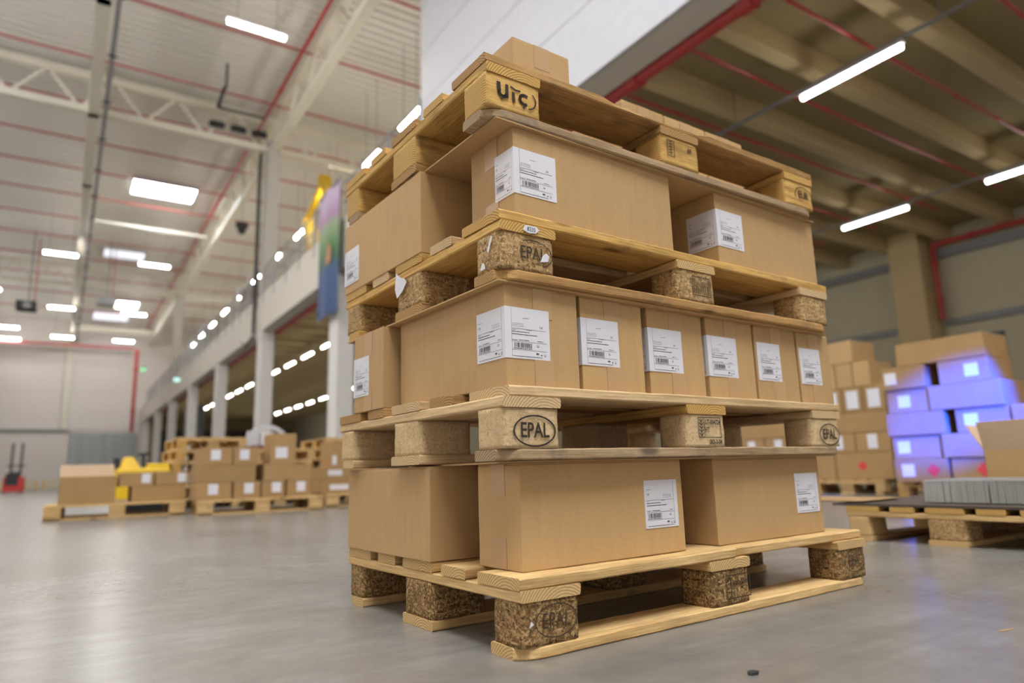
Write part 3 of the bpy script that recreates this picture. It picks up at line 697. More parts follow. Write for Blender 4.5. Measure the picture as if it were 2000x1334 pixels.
def carton(label, loc, yaw, du, dv, h, fine=False, labels=(), tape=None, group=None, m=None, seed=0, name='cardboard_box'):
    t = thing(name, label, 'box', loc, yaw, group); m = m or m_card
    obj('carton_body', carton_body(du, dv, h - (0.003 if fine else 0), fine, seed), m, t)
    if fine:   # four top flaps meeting in a seam
        if tape == 'x': f0 = MB().box(-du / 2 + 0.001, du / 2 - 0.001, -dv / 2 + 0.001, -0.001, 0, 0.003); f1 = MB().box(-du / 2 + 0.001, du / 2 - 0.001, 0.001, dv / 2 - 0.001, 0, 0.003)
        else: f0 = MB().box(-du / 2 + 0.001, -0.001, -dv / 2 + 0.001, dv / 2 - 0.001, 0, 0.003); f1 = MB().box(0.001, du / 2 - 0.001, -dv / 2 + 0.001, dv / 2 - 0.001, 0, 0.003)
        for f in (f0, f1): obj('top_flap', f.mesh(), m, t, (0, 0, h - 0.0031))
    if tape:
        tm = MB(); w = 0.025; e = 0.0011
        for s in (-1, 1):
            if tape == 'y':
                y = s * (dv / 2 + e); tm.box(-w, w, min(y, y - s * 0.0006), max(y, y - s * 0.0006), h - 0.065, h - 0.001); tm.box(-w, w, min(y, y - s * 0.0006), max(y, y - s * 0.0006), 0.001, 0.06)
            else:
                x = s * (du / 2 + e); tm.box(min(x, x - s * 0.0006), max(x, x - s * 0.0006), -w, w, h - 0.065, h - 0.001); tm.box(min(x, x - s * 0.0006), max(x, x - s * 0.0006), -w, w, 0.001, 0.06)
        if tape == 'y': tm.box(-w, w, -dv / 2, dv / 2, h, h + 0.0004)
        else: tm.box(-du / 2, du / 2, -w, w, h, h + 0.0004)
        tp = obj('packing_tape', tm.mesh(), m_tape, t)
    for L_ in labels: add_label(t, du, dv, *L_)
    return t
def stack_box(i, u0, u1, v0, v1, h, label, labels=(), tape=None, seed=0, dyaw=0.0):
    c = Pp(i, (u0 + u1) / 2, (v0 + v1) / 2, 0.1445)
    return carton(label, c, pose(i)[2] + dyaw, u1 - u0, v1 - v0, h, True, labels, tape, seed=seed)
# level 1 (on the bottom pallet); label heights are above the box base (w - 0.1445)
LZ = (0.057, 0.162)
stack_box(0, 0.045, 0.512, 0.052, 0.205, 0.207, 'cardboard box at the near corner of the bottom pallet, label at its right edge',
    [('front', 0.340, 0.447, *LZ, True, 'L')], 'x', 1)
stack_box(0, -0.006, 0.190, 0.327, 0.792, 0.207, 'unlabelled cardboard box at the left rear of the bottom pallet', [], 'y', 2)
stack_box(0, 0.630, 1.090, 0.052, 0.245, 0.207, 'cardboard box at the right of the bottom pallet, label at its far edge', [('front', 0.338, 0.445, *LZ, True, 'L')], 'x', 3)
stack_box(0, 0.62, 1.09, 0.56, 0.76, 0.207, 'cardboard box at the back right of the bottom pallet', [], 'x', 4)
# level 2
x2 = [(0.033, 0.225), (0.240, 0.432), (0.455, 0.655), (0.668, 0.862), (0.869, 1.064), (1.070, 1.258 - 0.02)]
nm2 = ['large near corner box on the second pallet, its label folded round the corner', 'second box of the labelled row on the second pallet', 'third box of the labelled row, dark gap at its left', 'fourth box of the labelled row on the second pallet',
       'fifth box of the labelled row on the second pallet', 'last box at the right end of the labelled row']
for k, (a, b) in enumerate(x2):
    side = (0.105, 0.005, 0.045, 0.006, 0, 0)[k]
    labs = [('front', 0.006 if k else 0.0, 0.112, *LZ, True, 'R')]
    if k == 0: labs.append(('left', 0.0, 0.102, *LZ, True, 'L'))
    elif k < 4: labs[0] = ('front', 0.0, (0.112, 0.112, 0.118, 0.118)[k], *LZ, True, 'R'); labs.append(('left', 0.0, 0.095, *LZ, True, 'L'))
    stack_box(1, a, b, 0.030 + (0, 0.006, 0.010, 0.006, 0.004, 0.002)[k], 0.488, 0.2095, nm2[k], labs, 'y', 10 + k)
stack_box(1, -0.002, 0.460, 0.517, 0.697, 0.2095, 'small end box at the left rear of the second pallet, label on its end', [('left', 0.083, 0.180, 0.042, 0.147, True, 'R')], 'x', 20)
# level 3
stack_box(2, 0.062, 0.556, 0.030, 0.199, 0.2100, 'long box at the near corner of the third pallet, label folded round its corner', [('front', 0.0, 0.115, *LZ, True, 'R'), ('left', 0.0, 0.070, *LZ, True, 'L')], 'x', 21)
stack_box(2, 0.738, 1.210, 0.030, 0.225, 0.2100, 'box at the right end of the third pallet, label folded round its corner', [('front', 0.0, 0.112, *LZ, True, 'R'), ('left', 0.0, 0.100, *LZ, True, 'L')], 'x', 22)
stack_box(2, -0.002, 0.185, 0.331, 0.806, 0.2100, 'box at the left rear of the third pallet, label on its far end', [('left', 0.372, 0.474, 0.025, 0.130, True, 'R')], 'y', 23)
stack_box(2, 0.72, 1.19, 0.56, 0.76, 0.2100, 'box at the back right of the third pallet', [], 'x', 24)
# boxes on the top pallet
stack_box(3, 0.188, 0.372, 0.163, 0.630, 0.200, 'single tall standing box near the front corner of the top pallet', [], 'y', 30)
for k, (a, b) in enumerate(((0.635, 0.812), (0.818, 1.005), (1.012, 1.200))):
    stack_box(3, a, b, 0.236, 0.70, 0.200, 'box on the top pallet, %s of the row of three at right' % ('leftmost', 'middle', 'rightmost')[k], [], 'y', 31 + k)
# cardboard slip sheets between the levels
for i, (u0, u1, v0, v1, zz, lab) in enumerate(((0.03, 1.18, 0.03, 0.50, 0.2075, 'thin cardboard sheet between bottom boxes and second pallet'),
                                     (0.012, 1.21, 0.020, 0.78, 0.210, 'thin cardboard sheet between second pallet boxes and third pallet'),
                                     (0.012, 1.21, 0.020, 0.80, 0.2105, 'thin cardboard sheet under the topmost pallet'))):
    me = MB().box(-(u1 - u0) / 2, (u1 - u0) / 2, -(v1 - v0) / 2, (v1 - v0) / 2, 0, 0.0032).mesh()
    tag(obj('cardboard_sheet', me, m_card, None, Pp(i, (u0 + u1) / 2, (v0 + v1) / 2, 0.1445 + zz), pose(i)[2]), lab, 'sheet')

# ------------------------------------------------------------------ right side, near pallet with metal profiles
far_mats = dict(deck=m_pineA, stringer=m_pineA, bottom=m_pineA, block=[m_pineA, m_chip, m_pineC])
PR, _ = pallet('pallet at the right carrying metal profiles and an open box', Hp(2.88 + 0.6, 1.36, 0), PSI, dict(deck=m_pineC, stringer=m_pineA, bottom=m_pineA, block=[m_pineA, m_chip, m_pineA]), True, 41)
# short side (v) runs along the hall axis, the -u end faces the aisle
sh = hthing('cardboard_sheet', 'dark-edged cardboard sheet with a raised corner on the right pallet', 'sheet', 3.5, 1.4, 0.1445)
obj('sheet_base', MB().box(-0.62, 0.65, -0.55, 0.42, 0, 0.010).mesh(), plain('dark_underlay', (0.075, 0.055, 0.038), 0.9), sh)
mb = MB(); vs = []; fs = []
for k in range(9):
    a = 0.30 + k * 0.05; z = 0.016 + max(0, a - 0.42) ** 2 * 0.12
    vs += [(-0.60, a, z), (-0.25, a, 0.016), (-0.60, a, z + 0.003), (-0.25, a, 0.019)]
    if k: n = 4 * k; fs += [(n - 4, n - 3, n + 1, n), (n - 2, n + 2, n + 3, n - 1)]
mb.add(vs, fs); obj('raised_corner', mb.mesh(), m_card_far, sh)
pm = MB().box(-0.16, 0.16, -0.0055, 0.0055, 0, 0.088)
prof_m = MB().box(-0.16, 0.16, -0.0055, -0.004, 0, 0.09).box(-0.16, 0.16, 0.004, 0.0055, 0, 0.086).box(-0.16, 0.16, -0.004, 0.004, 0.083, 0.086).box(-0.157, -0.155, -0.004, 0.004, 0, 0.083).mesh()
for k in range(42):
    a = 1.475 - 0.0125 * k - (0.006 if k > 18 else 0); h = 0.159
    tag(obj('metal_profile', prof_m, m_galv, None, Hp(3.16 + rnd.uniform(-.003, .003), a, h), PSI + rnd.uniform(-0.006, 0.006)), 'galvanised steel profile standing in the row on the right pallet', 'metal profile', 'steel profiles on the right pallet')
# open carton behind the profiles
ob = hthing('cardboard_box', 'open box with raised flaps behind the metal profiles', 'box', 3.62, 1.18, 0.159)
bd = MB(); L_, W2, H_ = 0.48, 0.36, 0.205; tk = 0.004
bd.box(-W2 / 2, W2 / 2, -L_ / 2, L_ / 2, 0, tk).box(-W2 / 2, -W2 / 2 + tk, -L_ / 2, L_ / 2, 0, H_).box(W2 / 2 - tk, W2 / 2, -L_ / 2, L_ / 2, 0, H_).box(-W2 / 2, W2 / 2, -L_ / 2, -L_ / 2 + tk, 0, H_).box(-W2 / 2, W2 / 2, L_ / 2 - tk, L_ / 2, 0, H_)
obj('carton_body', bd.mesh(), m_card, ob)
def flap(w, d, parent, loc, rot, m=None):
    return obj('flap', MB().box(-w / 2, w / 2, 0, d, 0, 0.004).mesh(), m or m_card_lt, parent, loc, rot)
flap(L_, 0.12, ob, (W2 / 2, 0, H_), (R(68), 0, R(-90)))
flap(W2, 0.13, ob, (0, L_ / 2, H_), (R(62), 0, 0))
flap(L_, 0.13, ob, (-W2 / 2, 0, H_), (R(72), 0, R(90)), m_card_lt)
flap(W2, 0.13, ob, (0, -L_ / 2, H_), (R(40), 0, R(180)))

# ------------------------------------------------------------------ carton stacks at the right
blue_red = plain('red_hazard_diamond', (0.65, 0.05, 0.06), 0.5)
def wcarton(label, b, a, z, db, da, h, labs=(), diamond=False, m=None, group=None, yaw=0.0):
    """carton whose -b face (towards the aisle) shows; labs: list of (a_offset_from_centre, z0, w, h)"""
    t = hthing('cardboard_box', label, 'box', b + db / 2, a, z, group, yaw)
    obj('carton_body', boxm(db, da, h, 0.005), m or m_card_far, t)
    for (ao, z0, w, hh) in labs:
        obj('shipping_label', MB().box(-db / 2 - 0.0015, -db / 2, ao - w / 2, ao + w / 2, z0, z0 + hh).mesh(), m_paper, t)
    if diamond:
        s = 0.055; obj('hazard_diamond', MB().add([(-db / 2 - 0.002, -s + diamond, h / 2), (-db / 2 - 0.002, diamond, h / 2 - s), (-db / 2 - 0.002, s + diamond, h / 2), (-db / 2 - 0.002, diamond, h / 2 + s)], [(0, 1, 2, 3)]).mesh(), blue_red, t)
    return t
fp0, _ = pallet('pallet under the blue-lit box stack at the right', Hp(6.0 + 0.6, 2.78, 0), PSI, far_mats, False, 50)
rows = [  # (z, [(a_hi, a_lo, label?, sets back)])
 (0.146, 0.19, [(3.14, 2.72, 0.1, True), (2.70, 2.24, None, True)]),
 (0.337, 0.19, [(3.14, 2.76, 0.1, False), (2.74, 2.22, None, False)]),
 (0.528, 0.19, [(3.16, 2.70, None, False), (2.62, 2.24, 0.08, False), (2.22, 2.0, None, False)]),
 (0.719, 0.20, [(3.14, 2.80, 0.03, False), (2.79, 2.26, None, False)]),
 (0.920, 0.19, [(3.16, 2.80, 0.10, False), (2.70, 2.33, -0.06, False)]),
 (1.112, 0.19, [(3.02, 2.34, None, False)])]
rn = ['bottom row', 'second row', 'third row', 'fourth row', 'fifth row', 'top row']
for ri, (z, h, items) in enumerate(rows):
    for ci, (ah, al, lb, dm) in enumerate(items):
        wcarton('box of the blue-lit stack, %s, %s from left' % (rn[ri], ('first', 'second', 'third')[ci]), 5.93 + 0.02 * ((ri + ci) % 2), (ah + al) / 2, z, 0.42, ah - al, h - 0.003,
                [] if lb is None else [(lb, 0.045, 0.10, 0.10)], (0.0 if ci else -0.1) or 0.001 if dm else False)
# brown stack to the right of it
fp1 = tree_copy(fp0, Hp(6.62 + 0.6, 1.78, 0), PSI, 'pallet under the brown box stack at the right frame edge')
for ri in range(7):
    z = 0.146 + ri * 0.19
    for ci, (ah, al) in enumerate(((2.16, 1.78), (1.76, 1.38)) if ri % 2 else ((2.18, 1.93), (1.91, 1.6), (1.58, 1.36))):
        wcarton('brown box at the right frame edge, level %s, %s from left' % (('one', 'two', 'three', 'four', 'five', 'six', 'seven')[ri], ('first', 'second', 'third')[ci]), 6.5 + 0.03 * (ci % 2), (ah + al) / 2, z, 0.45, ah - al, 0.187,
                [(0.05, 0.05, 0.10, 0.11)] if ri > 2 else [])
bb = hthing('dark_board', 'dark screen board standing behind the blue-lit stack', 'board', 7.52, 3.18, 0)
obj('board_face', MB().box(0, 0.05, -0.40, 0.42, 0.9, 1.53).mesh(), m_dark, bb)
for s in (-0.35, 0.37): obj('leg', MB().box(0.01, 0.05, s - 0.02, s + 0.02, 0, 0.9).mesh(), m_dark, bb); obj('foot', MB().box(-0.2, 0.25, s - 0.02, s + 0.02, 0, 0.03).mesh(), m_dark, bb)
# tall stack directly right of the pallets
fp2 = tree_copy(fp0, Hp(6.85 + 0.6, 4.15, 0), PSI, 'pallet under the tall box stack behind the big stack'); fp3 = tree_copy(fp0, Hp(6.85 + 0.6, 5.05, 0), PSI, 'pallet farther left under the tall box stack')
lev = [(0.146, 0.27, 3), (0.418, 0.20, 5), (0.62, 0.21, 2), (0.832, 0.26, 8), (1.094, 0.26, 8), (1.356, 0.24, 4)]
for ri, (z, h, n) in enumerate(lev):
    a1, a0 = 5.5 if ri < 4 else 5.3, 3.66 + (0.12 if ri == 4 else 0) + (0.28 if ri == 5 else 0)
    w = (a1 - a0) / n
    for ci in range(n):
        wcarton('box of the tall stack right of the pallets, level %s, %s from right' % (('one', 'two', 'three', 'four', 'five', 'six')[ri], ('first', 'second', 'third', 'fourth', 'fifth', 'sixth', 'seventh', 'eighth')[ci]), 6.9, a0 + w * (ci + 0.5), z, 0.45, w - 0.012, h - 0.003,
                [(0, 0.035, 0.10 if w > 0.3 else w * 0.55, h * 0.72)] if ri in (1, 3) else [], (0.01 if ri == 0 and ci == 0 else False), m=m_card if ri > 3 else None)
# blue safety spotlight (its lamp is outside the frame, to the right)
sp = bpy.data.lights.new('blue_safety_lamp', 'SPOT'); sp.color = (0.0, 0.045, 1.0); sp.energy = 19000; sp.spot_size = R(13); sp.spot_blend = 0.9; sp.shadow_soft_size = 0.03
so = bpy.data.objects.new('blue_safety_lamp', sp); COL.objects.link(so); so.location = Hp(3.6, -0.6, 2.0)
so.rotation_euler = (Hp(5.95, 2.60, 0.70) - so.location).to_track_quat('-Z', 'Y').to_euler()
tag(so, 'blue safety spotlight of a truck outside the frame', 'lamp')

# ------------------------------------------------------------------ left background: loaded pallets
def fcarton(label, b0, b1, a, z0, h, dep=0.45, lab=None, m=None, lighter=False):
    """carton whose -a face (towards the camera) shows"""
    t = hthing('cardboard_box', label, 'box', (b0 + b1) / 2, a + dep / 2, z0)
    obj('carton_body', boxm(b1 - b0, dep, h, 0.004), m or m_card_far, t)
    if lab: 
        x, z, w, hh = lab; x -= (b1 - b0) / 2
        obj('shipping_label', MB().box(x, x + w, -dep / 2 - 0.0015, -dep / 2, z, z + hh).mesh(), m_paper, t)
    return t
fpA = tree_copy(fp0, Hp(0.51, 8.2, 0), PSI - R(3), 'pallet at far left with an open box and small boxes')
aF = 7.86
ob = hthing('cardboard_box', 'large open box with raised rear flap on the far left pallet', 'box', 0.235, aF + 0.26, 0.146)
bd = MB(); bd.box(-.235, .235, -.25, .25, 0, .004).box(-.235, .235, -.25, -.246, 0, .26).box(-.235, .235, .246, .25, 0, .26).box(-.235, -.231, -.25, .25, 0, .26).box(.231, .235, -.25, .25, 0, .26)
obj('carton_body', bd.mesh(), m_card_far, ob); flap(0.47, 0.125, ob, (0, 0.25, 0.26), (R(80), 0, 0), m_card_lt); flap(0.47, 0.12, ob, (0, -0.246, 0.26), (R(-75), 0, 0), m_card_lt)
fcarton('long low box at the right of the far left pallet', 0.61, 1.10, aF, 0.146, 0.15)
fcarton('short labelled box on the far left pallet, next to the open box', 0.50, 0.80, aF, 0.298, 0.135, lab=(0.19, 0.03, 0.08, 0.09))
fcarton('labelled box at the upper right of the far left pallet', 0.815, 1.11, aF, 0.298, 0.14, lab=(0.20, 0.03, 0.08, 0.09))
aG = 7.30
fpB = tree_copy(fp0, Hp(1.75, 7.62, 0), PSI - R(4), 'pallet left of the stack carrying three tiers of boxes')
for k, (b0, b1) in enumerate(((1.12, 1.435), (1.455, 1.71), (1.725, 1.955), (1.975, 2.215))):
    fcarton('labelled box in the bottom tier of the three-tier pallet, %s from left' % ('first', 'second', 'third', 'fourth')[k], b0, b1, aG, 0.146, 0.165, lab=(0.10, 0.05, 0.09, 0.10))
fcarton('long box in the middle tier of the three-tier pallet, left', 1.12, 1.66, aG, 0.313, 0.165)
fcarton('long box in the middle tier of the three-tier pallet, right', 1.74, 2.22, aG, 0.313, 0.165)
fcarton('labelled box in the top tier of the three-tier pallet, left', 1.14, 1.43, aG, 0.480, 0.17, lab=(0.09, 0.05, 0.09, 0.10))
fcarton('labelled box in the top tier of the three-tier pallet, middle', 1.44, 1.69, aG, 0.480, 0.17, lab=(0.06, 0.05, 0.09, 0.10))
fcarton('tall upright box on top of the three-tier pallet', 1.80, 2.06, aG, 0.480, 0.31, 0.3, lab=(0.05, 0.06, 0.12, 0.11))
fpC = tree_copy(fp0, Hp(3.09, 7.98, 0), PSI, 'pallet half hidden at the left edge of the stack')
fcarton('box with long label at the bottom left edge of the stack', 2.46, 3.0, 7.7, 0.146, 0.15, lab=(0.1, 0.04, 0.22, 0.06))
fcarton('box with two labels at the left edge of the stack', 2.46, 3.0, 7.7, 0.298, 0.14, lab=(0.08, 0.05, 0.16, 0.06))
fcarton('upper box at the left edge of the stack', 2.60, 3.0, 7.75, 0.44, 0.30, lab=(0.0, 0.03, 0.05, 0.10))
# stacks of empty pallets behind
for gi, (b, a, n, yaw, nmg) in enumerate(((1.56, 9.9, 6, R(91), 'left'), (2.50, 9.9, 5, R(87), 'middle'), (3.42, 9.9, 6, R(91), 'right'))):
    for k in range(n):
        tree_copy(fp0, Hp(b + 0.02 * ((k * 7) % 3 - 1), a, 0.1445 * k), PSI + yaw + R(((k * 5) % 3 - 1) * 1.2), 'empty pallet, %s stack behind the boxes, %s from the floor' % (nmg, ordn(k).replace('nearest', 'lowest')), 'empty pallets in the %s background stack' % nmg)
# wrapped machine on the middle stack
wm = hthing('wrapped_machine', 'grey film-wrapped machine with a white box on the background pallets', 'machine', 2.38, 9.9, 0.7235)
mb = MB()
for k in range(9):
    t0, t1 = math.pi * k / 9, math.pi * (k + 1) / 9
    mb.bar((-0.27 * math.cos(t0), 0, 0.08 + 0.24 * math.sin(t0)), (-0.27 * math.cos(t1), 0, 0.08 + 0.24 * math.sin(t1)), 0.06)
obj('film_hood', mb.mesh(), m_wrap, wm); obj('white_box', MB().box(-0.09, 0.07, -0.1, 0.1, 0.06, 0.24).mesh(), m_paper, wm)
obj('base', MB().box(-0.22, 0.22, -0.15, 0.15, 0, 0.06).mesh(), plain('dark_maroon', (0.16, 0.03, 0.04), 0.5), wm)
obj('side_panel', MB().box(-0.26, -0.12, -0.05, 0.05, 0.05, 0.26).mesh(), m_wrap, wm)
# yellow low lift truck
yt = hthing('pallet_truck', 'yellow electric pallet truck behind the far left pallet', 'truck', 0.84, 9.35, 0)
obj('chassis', MB().box(-0.30, 0.26, -0.2, 0.35, 0.14, 0.50).mesh(bevel=0.02), m_yel, yt)
obj('hood', MB().add([(-0.27, -0.15, 0.5), (-0.05, -0.15, 0.5), (-0.05, 0.2, 0.5), (-0.27, 0.2, 0.5), (-0.22, -0.12, 0.63), (-0.13, -0.12, 0.63), (-0.13, 0.17, 0.63), (-0.22, 0.17, 0.63)], [(0, 1, 5, 4), (1, 2, 6, 5), (2, 3, 7, 6), (3, 0, 4, 7), (4, 5, 6, 7), (0, 3, 2, 1)]).mesh(bevel=0.01), m_yel, yt)
obj('battery_cover', MB().box(0.02, 0.25, -0.18, 0.3, 0.5, 0.55).mesh(bevel=0.01), m_yel, yt)
obj('tiller', MB().bar((-0.01, 0, 0.5), (-0.02, 0, 0.66), 0.045).bar((-0.08, 0, 0.66), (0.05, 0, 0.67), 0.035).mesh(), m_dark, yt)
obj('grip', MB().box(-0.33, -0.26, -0.1, 0.1, 0.5, 0.62).mesh(bevel=0.01), m_dark, yt)
for s in (-1, 1): obj('fork', MB().box(s * 0.17 - 0.07, s * 0.17 + 0.07, 0.35, 1.4, 0.04, 0.09).mesh(), m_dark, yt)
for s in (-0.05, 0.2): obj('wheel', MB().bar((-0.24, s, 0.05), (0.24, s, 0.05), 0.1, 12).mesh(), m_dark, yt)
# red reach truck far away
rt = hthing('reach_truck', 'small red reach truck with a tall black mast in front of the end wall', 'forklift', -1.79, 40, 0)
obj('chassis', MB().box(-0.4, 0.4, -0.5, 0.6, 0.08, 0.75).mesh(bevel=0.03), m_forkred, rt)
obj('seat_console', MB().box(-0.32, 0.18, -0.52, 0.3, 0.35, 0.92).mesh(bevel=0.03), m_dark, rt)
for s in (-1, 1):
    obj('mast_rail', MB().box(s * 0.19 - 0.045, s * 0.19 + 0.045, 0.55, 0.7, 0.05, 2.35).mesh(), m_dark, rt)
    obj('fork', MB().box(s * 0.2 - 0.05, s * 0.2 + 0.05, 0.7, 1.8, 0.05, 0.1).mesh(), m_dark, rt)
    obj('wheel', MB().bar((s * 0.3, -0.3, 0.12), (s * 0.38, -0.3, 0.12), 0.24, 12).mesh(), m_dark, rt)
for zz in (0.95, 1.25): obj('cross_bar', MB().box(-0.38 if zz > 1 else -0.2, 0.38 if zz > 1 else 0.2, 0.6, 0.65, zz, zz + 0.06).mesh(), m_dark, rt)
for k, (b0, b1) in enumerate(((-1.9, -1.25), (-0.85, 0.35), (-3.6, -2.4))):
    g = hthing('guard_rail', 'low yellow guard rail by the end wall, %s' % ('right of the red truck', 'half hidden by the open box', 'cut by the left frame edge')[k], 'rail', (b0 + b1) / 2, 55, 0)
    hw = (b1 - b0) / 2
    obj('rail_bar', MB().bar((-hw, 0, 0.55), (hw, 0, 0.55), 0.09, 8).bar((-hw, 0, 0.25), (hw, 0, 0.25), 0.09, 8).mesh(), m_yellt, g)
    for s in (-1, 1): obj('post', MB().bar((s * hw, 0, 0), (s * hw, 0, 0.6), 0.12, 8).mesh(), m_yel, g)
# dark upright machine under the mezzanine
dk = hthing('storage_tower', 'dark upright cabinet between far mezzanine columns', 'cabinet', 6.9, 47.5, 0)
obj('cabinet_body', MB().box(-0.5, 0.5, -0.6, 0.6, 0, 5.0).mesh(bevel=0.02), plain('dark_cabinet', (0.12, 0.12, 0.14), 0.5), dk)
for k in range(4): obj('door', MB().box(-0.45, 0.45, -0.63, -0.6, 0.3 + 1.15 * k, 1.35 + 1.15 * k).mesh(), bpy.data.materials['dark_cabinet'], dk)

# ------------------------------------------------------------------ hanging things and the mezzanine edge
# banner
def banner_mat():
    m, nt, N, L, B = new_mat('banner_print')
    tc = N.new('ShaderNodeTexCoord'); sx = N.new('ShaderNodeSeparateXYZ'); L.new(tc.outputs['Generated'], sx.inputs[0])
    n = noise_n(N, L, tc.outputs['Generated'], 3.5, 5); ad = N.new('ShaderNodeMath'); ad.operation = 'MULTIPLY_ADD'; ad.inputs[1].default_value = 0.14; L.new(n, ad.inputs[0]); L.new(sx.outputs[2], ad.inputs[2])
    r = ramp(N, [(0.10, (0.035, 0.075, 0.19)), (0.42, (0.05, 0.10, 0.22)), (0.50, (0.06, 0.14, 0.10)), (0.60, (0.10, 0.22, 0.07)), (0.78, (0.30, 0.38, 0.22)), (0.84, (0.42, 0.24, 0.40)), (1.0, (0.55, 0.45, 0.58))]); L.new(ad.outputs[0], r.inputs[0])
    L.new(r.outputs[0], B.inputs['Base Color']); B.inputs['Roughness'].default_value = 0.6; return m
bn = hthing('banner', 'hanging banner, dark blue below, green and purple above, left of the stack', 'banner', 5.5, 17.05, 4.45)
vs = []; fs = []
for k in range(9):
    for q, zz in enumerate((0, 3.5)): vs.append((0.03 * math.sin(k * 1.1), -0.85 + 1.7 * k / 8, zz))
    if k: fs.append((2 * k - 2, 2 * k, 2 * k + 1, 2 * k - 1))
obj('cloth', MB().add(vs, fs).mesh(), banner_mat(), bn); obj('top_rod', MB().bar((0, -0.9, 3.5), (0, 0.9, 3.5), 0.05, 8).mesh(), m_grey, bn)
obj('printed_figure', MB().add([(-0.035, -0.32, 1.45), (-0.035, 0.02, 1.35), (-0.035, 0.08, 1.6), (-0.035, -0.1, 1.95), (-0.035, -0.3, 1.8)], [(0, 1, 2, 3, 4)]).mesh(), plain('banner_orange', (0.55, 0.25, 0.13), 0.6), bn)
# railing along the mezzanine, bay by bay
bay_m = {}
for k in range(7):
    a0 = (11.8, 17.4, 25.8, 34.0, 42.2, 50.4, 58.6)[k]; a1 = (16.7, 24.9, 33.2, 41.4, 49.6, 57.8, 66)[k]
    t = hthing('railing', 'grey mesh railing on the mezzanine edge, bay %s from the white wall' % ordn(k), 'railing', 5.78, (a0 + a1) / 2, 6.95); L_ = a1 - a0
    obj('top_rail', MB().bar((0, -L_ / 2, 1.1), (0, L_ / 2, 1.1), 0.045, 6).mesh(), m_grey, t)
    obj('mid_rail', MB().bar((0, -L_ / 2, 0.55), (0, L_ / 2, 0.55), 0.03, 6).mesh(), m_grey, t)
    pm = MB().bar((0, 0, -0.35), (0, 0, 1.1), 0.045).mesh()
    n = int(L_ / 1.35)
    for q in range(n + 1): obj('post', pm, m_grey, t, (-0.1, -L_ / 2 + L_ * q / n, 0))
    mm = MB()
    for q in range(int(L_ / 0.2)): mm.bar((0, -L_ / 2 + 0.2 * q, 0.05), (0, -L_ / 2 + 0.2 * q, 1.1), 0.008)
    for q in range(5): mm.bar((0, -L_ / 2, 0.1 + 0.2 * q), (0, L_ / 2, 0.1 + 0.2 * q), 0.008)
    tag(obj('mesh_infill', mm.mesh(), m_grey, t), kind='stuff')
# dark balustrade stretch far along
t = hthing('balustrade', 'dark slatted balustrade at the far end of the mezzanine', 'railing', 5.62, 39.5, 7.0)
dm = MB().box(-0.02, 0.02, -0.1, 0.1, 0, 1.2).mesh()
for q in range(9): obj('slat', dm, m_grey, t, (0, -3.2 + 0.8 * q, 0))
obj('cap', MB().box(-0.03, 0.03, -3.4, 3.4, 1.2, 1.25).mesh(), m_grey, t)
# rack with a box on the mezzanine
t = hthing('shelf_rack', 'pale rack holding brown boxes behind the mezzanine railing', 'rack', 6.8, 32.0, 6.95)
for x in (-0.4, 0.4):
    for y in (-1.2, 1.2): obj('upright', MB().box(x - .04, x + .04, y - .04, y + .04, 0, 2.4).mesh(), m_white, t)
for zz in (0.5, 1.2, 1.9): obj('shelf', MB().box(-0.45, 0.45, -1.25, 1.25, zz, zz + 0.06).mesh(), m_white, t)
for k, y in enumerate((-0.6, 0.5)):
    wcarton('brown box on the mezzanine rack, %s' % ('right', 'left')[k], 6.5, 32.0 + y, 6.95 + 1.262, 0.5, 0.8, 0.45)
# yellow articulated machine
yb = hthing('boom_lift', 'yellow articulated arm machine on the mezzanine left of the banner', 'lift', 8.0, 27.5, 6.91)
obj('base', MB().box(-0.5, 0.5, -1.2, 1.2, 0, 0.9).mesh(bevel=0.04), m_yel, yb)
obj('turret', MB().box(-0.35, 0.35, -2.6, -1.6, 0.9, 3.0).mesh(bevel=0.04), m_yel, yb)
obj('lower_arm', MB().bar((0, -0.9, 2.6), (0, 0.2, 4.2), 0.42).mesh(), m_yel, yb)
obj('upper_arm', MB().bar((0, 0.2, 4.2), (0, -2.0, 5.15), 0.22).mesh(), m_yel, yb)
obj('elbow_joint', MB().bar((-0.2, -2.0, 5.15), (0.2, -2.0, 5.15), 0.5, 12).mesh(), m_yel, yb)
obj('drop_arm', MB().bar((0, -2.0, 5.15), (0, -2.8, 4.3), 0.36).mesh(), m_yel, yb)
yf = hthing('gantry_frame', 'yellow tubular frame below the arm machine on the mezzanine', 'frame', 8.9, 31.2, 6.91)
obj('upright', MB().bar((0, 1.3, 0), (0, 1.3, 3.7), 0.16).mesh(), m_yel, yf); obj('upright', MB().bar((0, -1.2, 0), (0, -1.2, 3.1), 0.10).mesh(), m_yel, yf)
obj('top_bar', MB().bar((0, 1.3, 3.7), (0, -1.4, 3.05), 0.14).mesh(), m_yel, yf); obj('brace', MB().bar((0, 1.3, 2.6), (0, -0.2, 2.5), 0.12).mesh(), m_yel, yf)
# black cable down the tall column
cb = hthing('black_cable', 'thick black cable running down the tall concrete column', 'cable', 5.56, 25.72, 5.6)
obj('cable_run', MB().bar((0, 0, 0), (0, 0, 7.4), 0.14, 8).mesh(), m_dark, cb); obj('cable_loop', MB().bar((0, 0, 0), (0, 1.2, -0.35), 0.06, 6).bar((0, 1.2, -0.35), (0, 1.9, 0.0), 0.05, 6).mesh(), m_dark, cb)
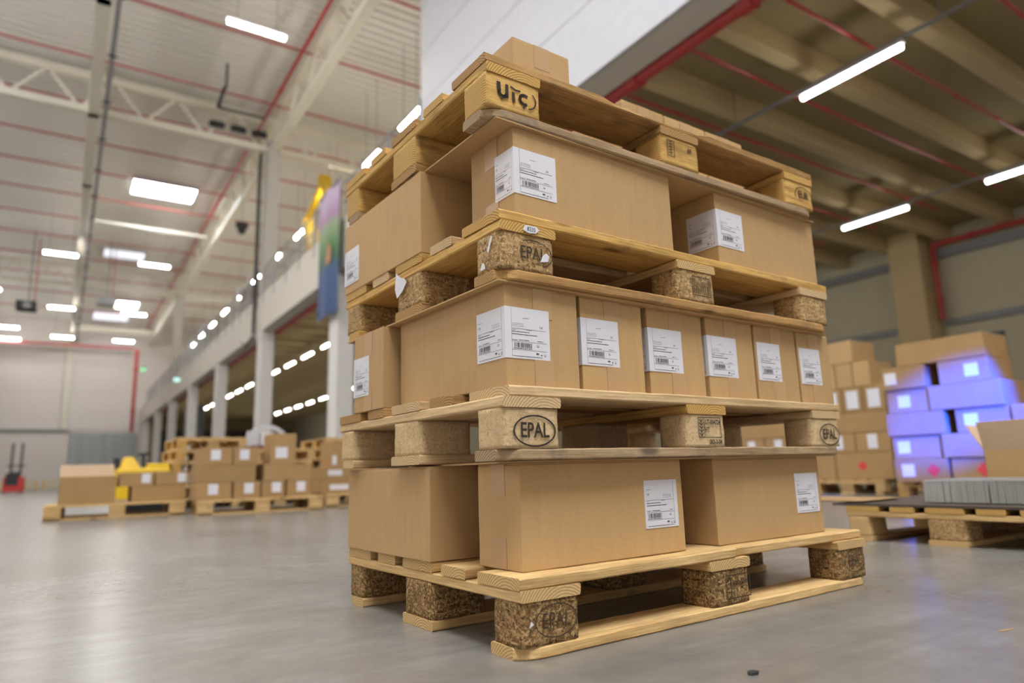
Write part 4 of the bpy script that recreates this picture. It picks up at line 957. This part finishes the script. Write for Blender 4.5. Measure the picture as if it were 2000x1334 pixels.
# hanging round speaker
hs = hthing('hanging_speaker', 'round black speaker hanging beside the roof truss', 'speaker', 5.2, 26.8, 9.75)
obj('cone', MB().bar((0, 0, 0), (0, 0, 0.28), 0.22, 14, 0.42).mesh(), m_dark, hs); obj('cap', MB().bar((0, 0, 0.28), (0, 0, 0.4), 0.5, 14).mesh(), m_dark, hs); obj('wire', MB().bar((0, 0, 0.4), (0, 0, 3.0), 0.015).mesh(), m_dark, hs)
# dark pipe bracket
pb = hthing('vent_pipe', 'dark angled pipe hanging under the roof before the tall column', 'pipe', 3.65, 23.8, 13.2)
obj('horizontal_run', MB().bar((0, 0, 0), (1.6, 0, 0), 0.10, 8).mesh(), m_dark, pb); obj('side_run', MB().bar((0, 0, 0), (-0.05, -1.4, 0), 0.12, 8).mesh(), m_dark, pb); obj('hanger', MB().bar((0, -1.4, 0), (0, -1.4, 0.9), 0.08, 8).mesh(), m_dark, pb)
dd = hthing('duct_boxes', 'dark duct fittings in the cross truss beside the tall column', 'duct', 3.9, 25.0, 13.05)
for k in range(3): obj('fitting', MB().box(-0.35 + 0.75 * k, 0.2 + 0.75 * k, -0.1, 0.1, 0, 0.22).mesh(bevel=0.05), m_dark, dd)
# unit heaters
for k, (b, a, z, s, lab) in enumerate(((-2.2, 45, 9.8, 1.0, 'dark unit heater hanging at the left frame edge'), (1.5, 45, 10.5, 0.9, 'grey unit heater hanging right of the girder'))):
    t = hthing('unit_heater', lab, 'heater', b, a, z)
    obj('heater_body', MB().box(-0.55 * s, 0.4 * s, -0.4 * s, 0.4 * s, 0, 0.5 * s).mesh(bevel=0.02), m_dark if k == 0 else m_grey, t)
    obj('fan_guard', MB().bar((-0.05 * s, -0.42 * s, 0.25 * s), (-0.05 * s, -0.40 * s, 0.25 * s), 0.4 * s, 12).mesh(), m_grey, t)
    obj('suspension', MB().bar((0, 0, 0.5 * s), (0, 0, 14.4 - z), 0.07).mesh(), m_grey, t)
    obj('red_feed_pipe', MB().bar((0.25, 0, 0.5 * s), (0.25, 0, 14.0 - z), 0.05).mesh(), m_red, t)
for (b, a, z, m, lab) in ((5.0, 62, 9.3, m_green, 'small green exit lamp near the far wall'), (5.50, 45.5, 6.4, m_cyan, 'small pale cyan lamp on the mezzanine edge')):
    t = hthing('exit_lamp', lab, 'lamp', b, a, z); obj('lens', MB().box(-0.16, 0.16, -0.03, 0.03, -0.1, 0.1).mesh(bevel=0.02), m, t); obj('bracket', MB().box(-0.02, 0.1, 0.03, 0.06, -0.02, 0.3).mesh(), m_grey, t)

# crumbs on the floor
cr = rounded_block(0.016, 0.011, 0.005, 0.004, 3, 4.0, 0.002)
for (x, y, sz, m, lab) in ((0.376, 1.187, 1.0, m_dark, 'dark crumb lying on the floor in front of the stack'), (0.952, 1.420, 0.8, m_pineA, 'pale wood splinter on the floor at right')):
    o = obj('floor_crumb', cr, None, None, (x, y, 0.0005), 0.4); o.scale = (sz, sz, sz) if m is m_dark else (2.4, 0.18, 0.4)
    tag(o, lab, 'debris')
    if m is not m_dark: o.data = cr.copy(); o.data.materials.clear()
    o.data.materials.append(m)
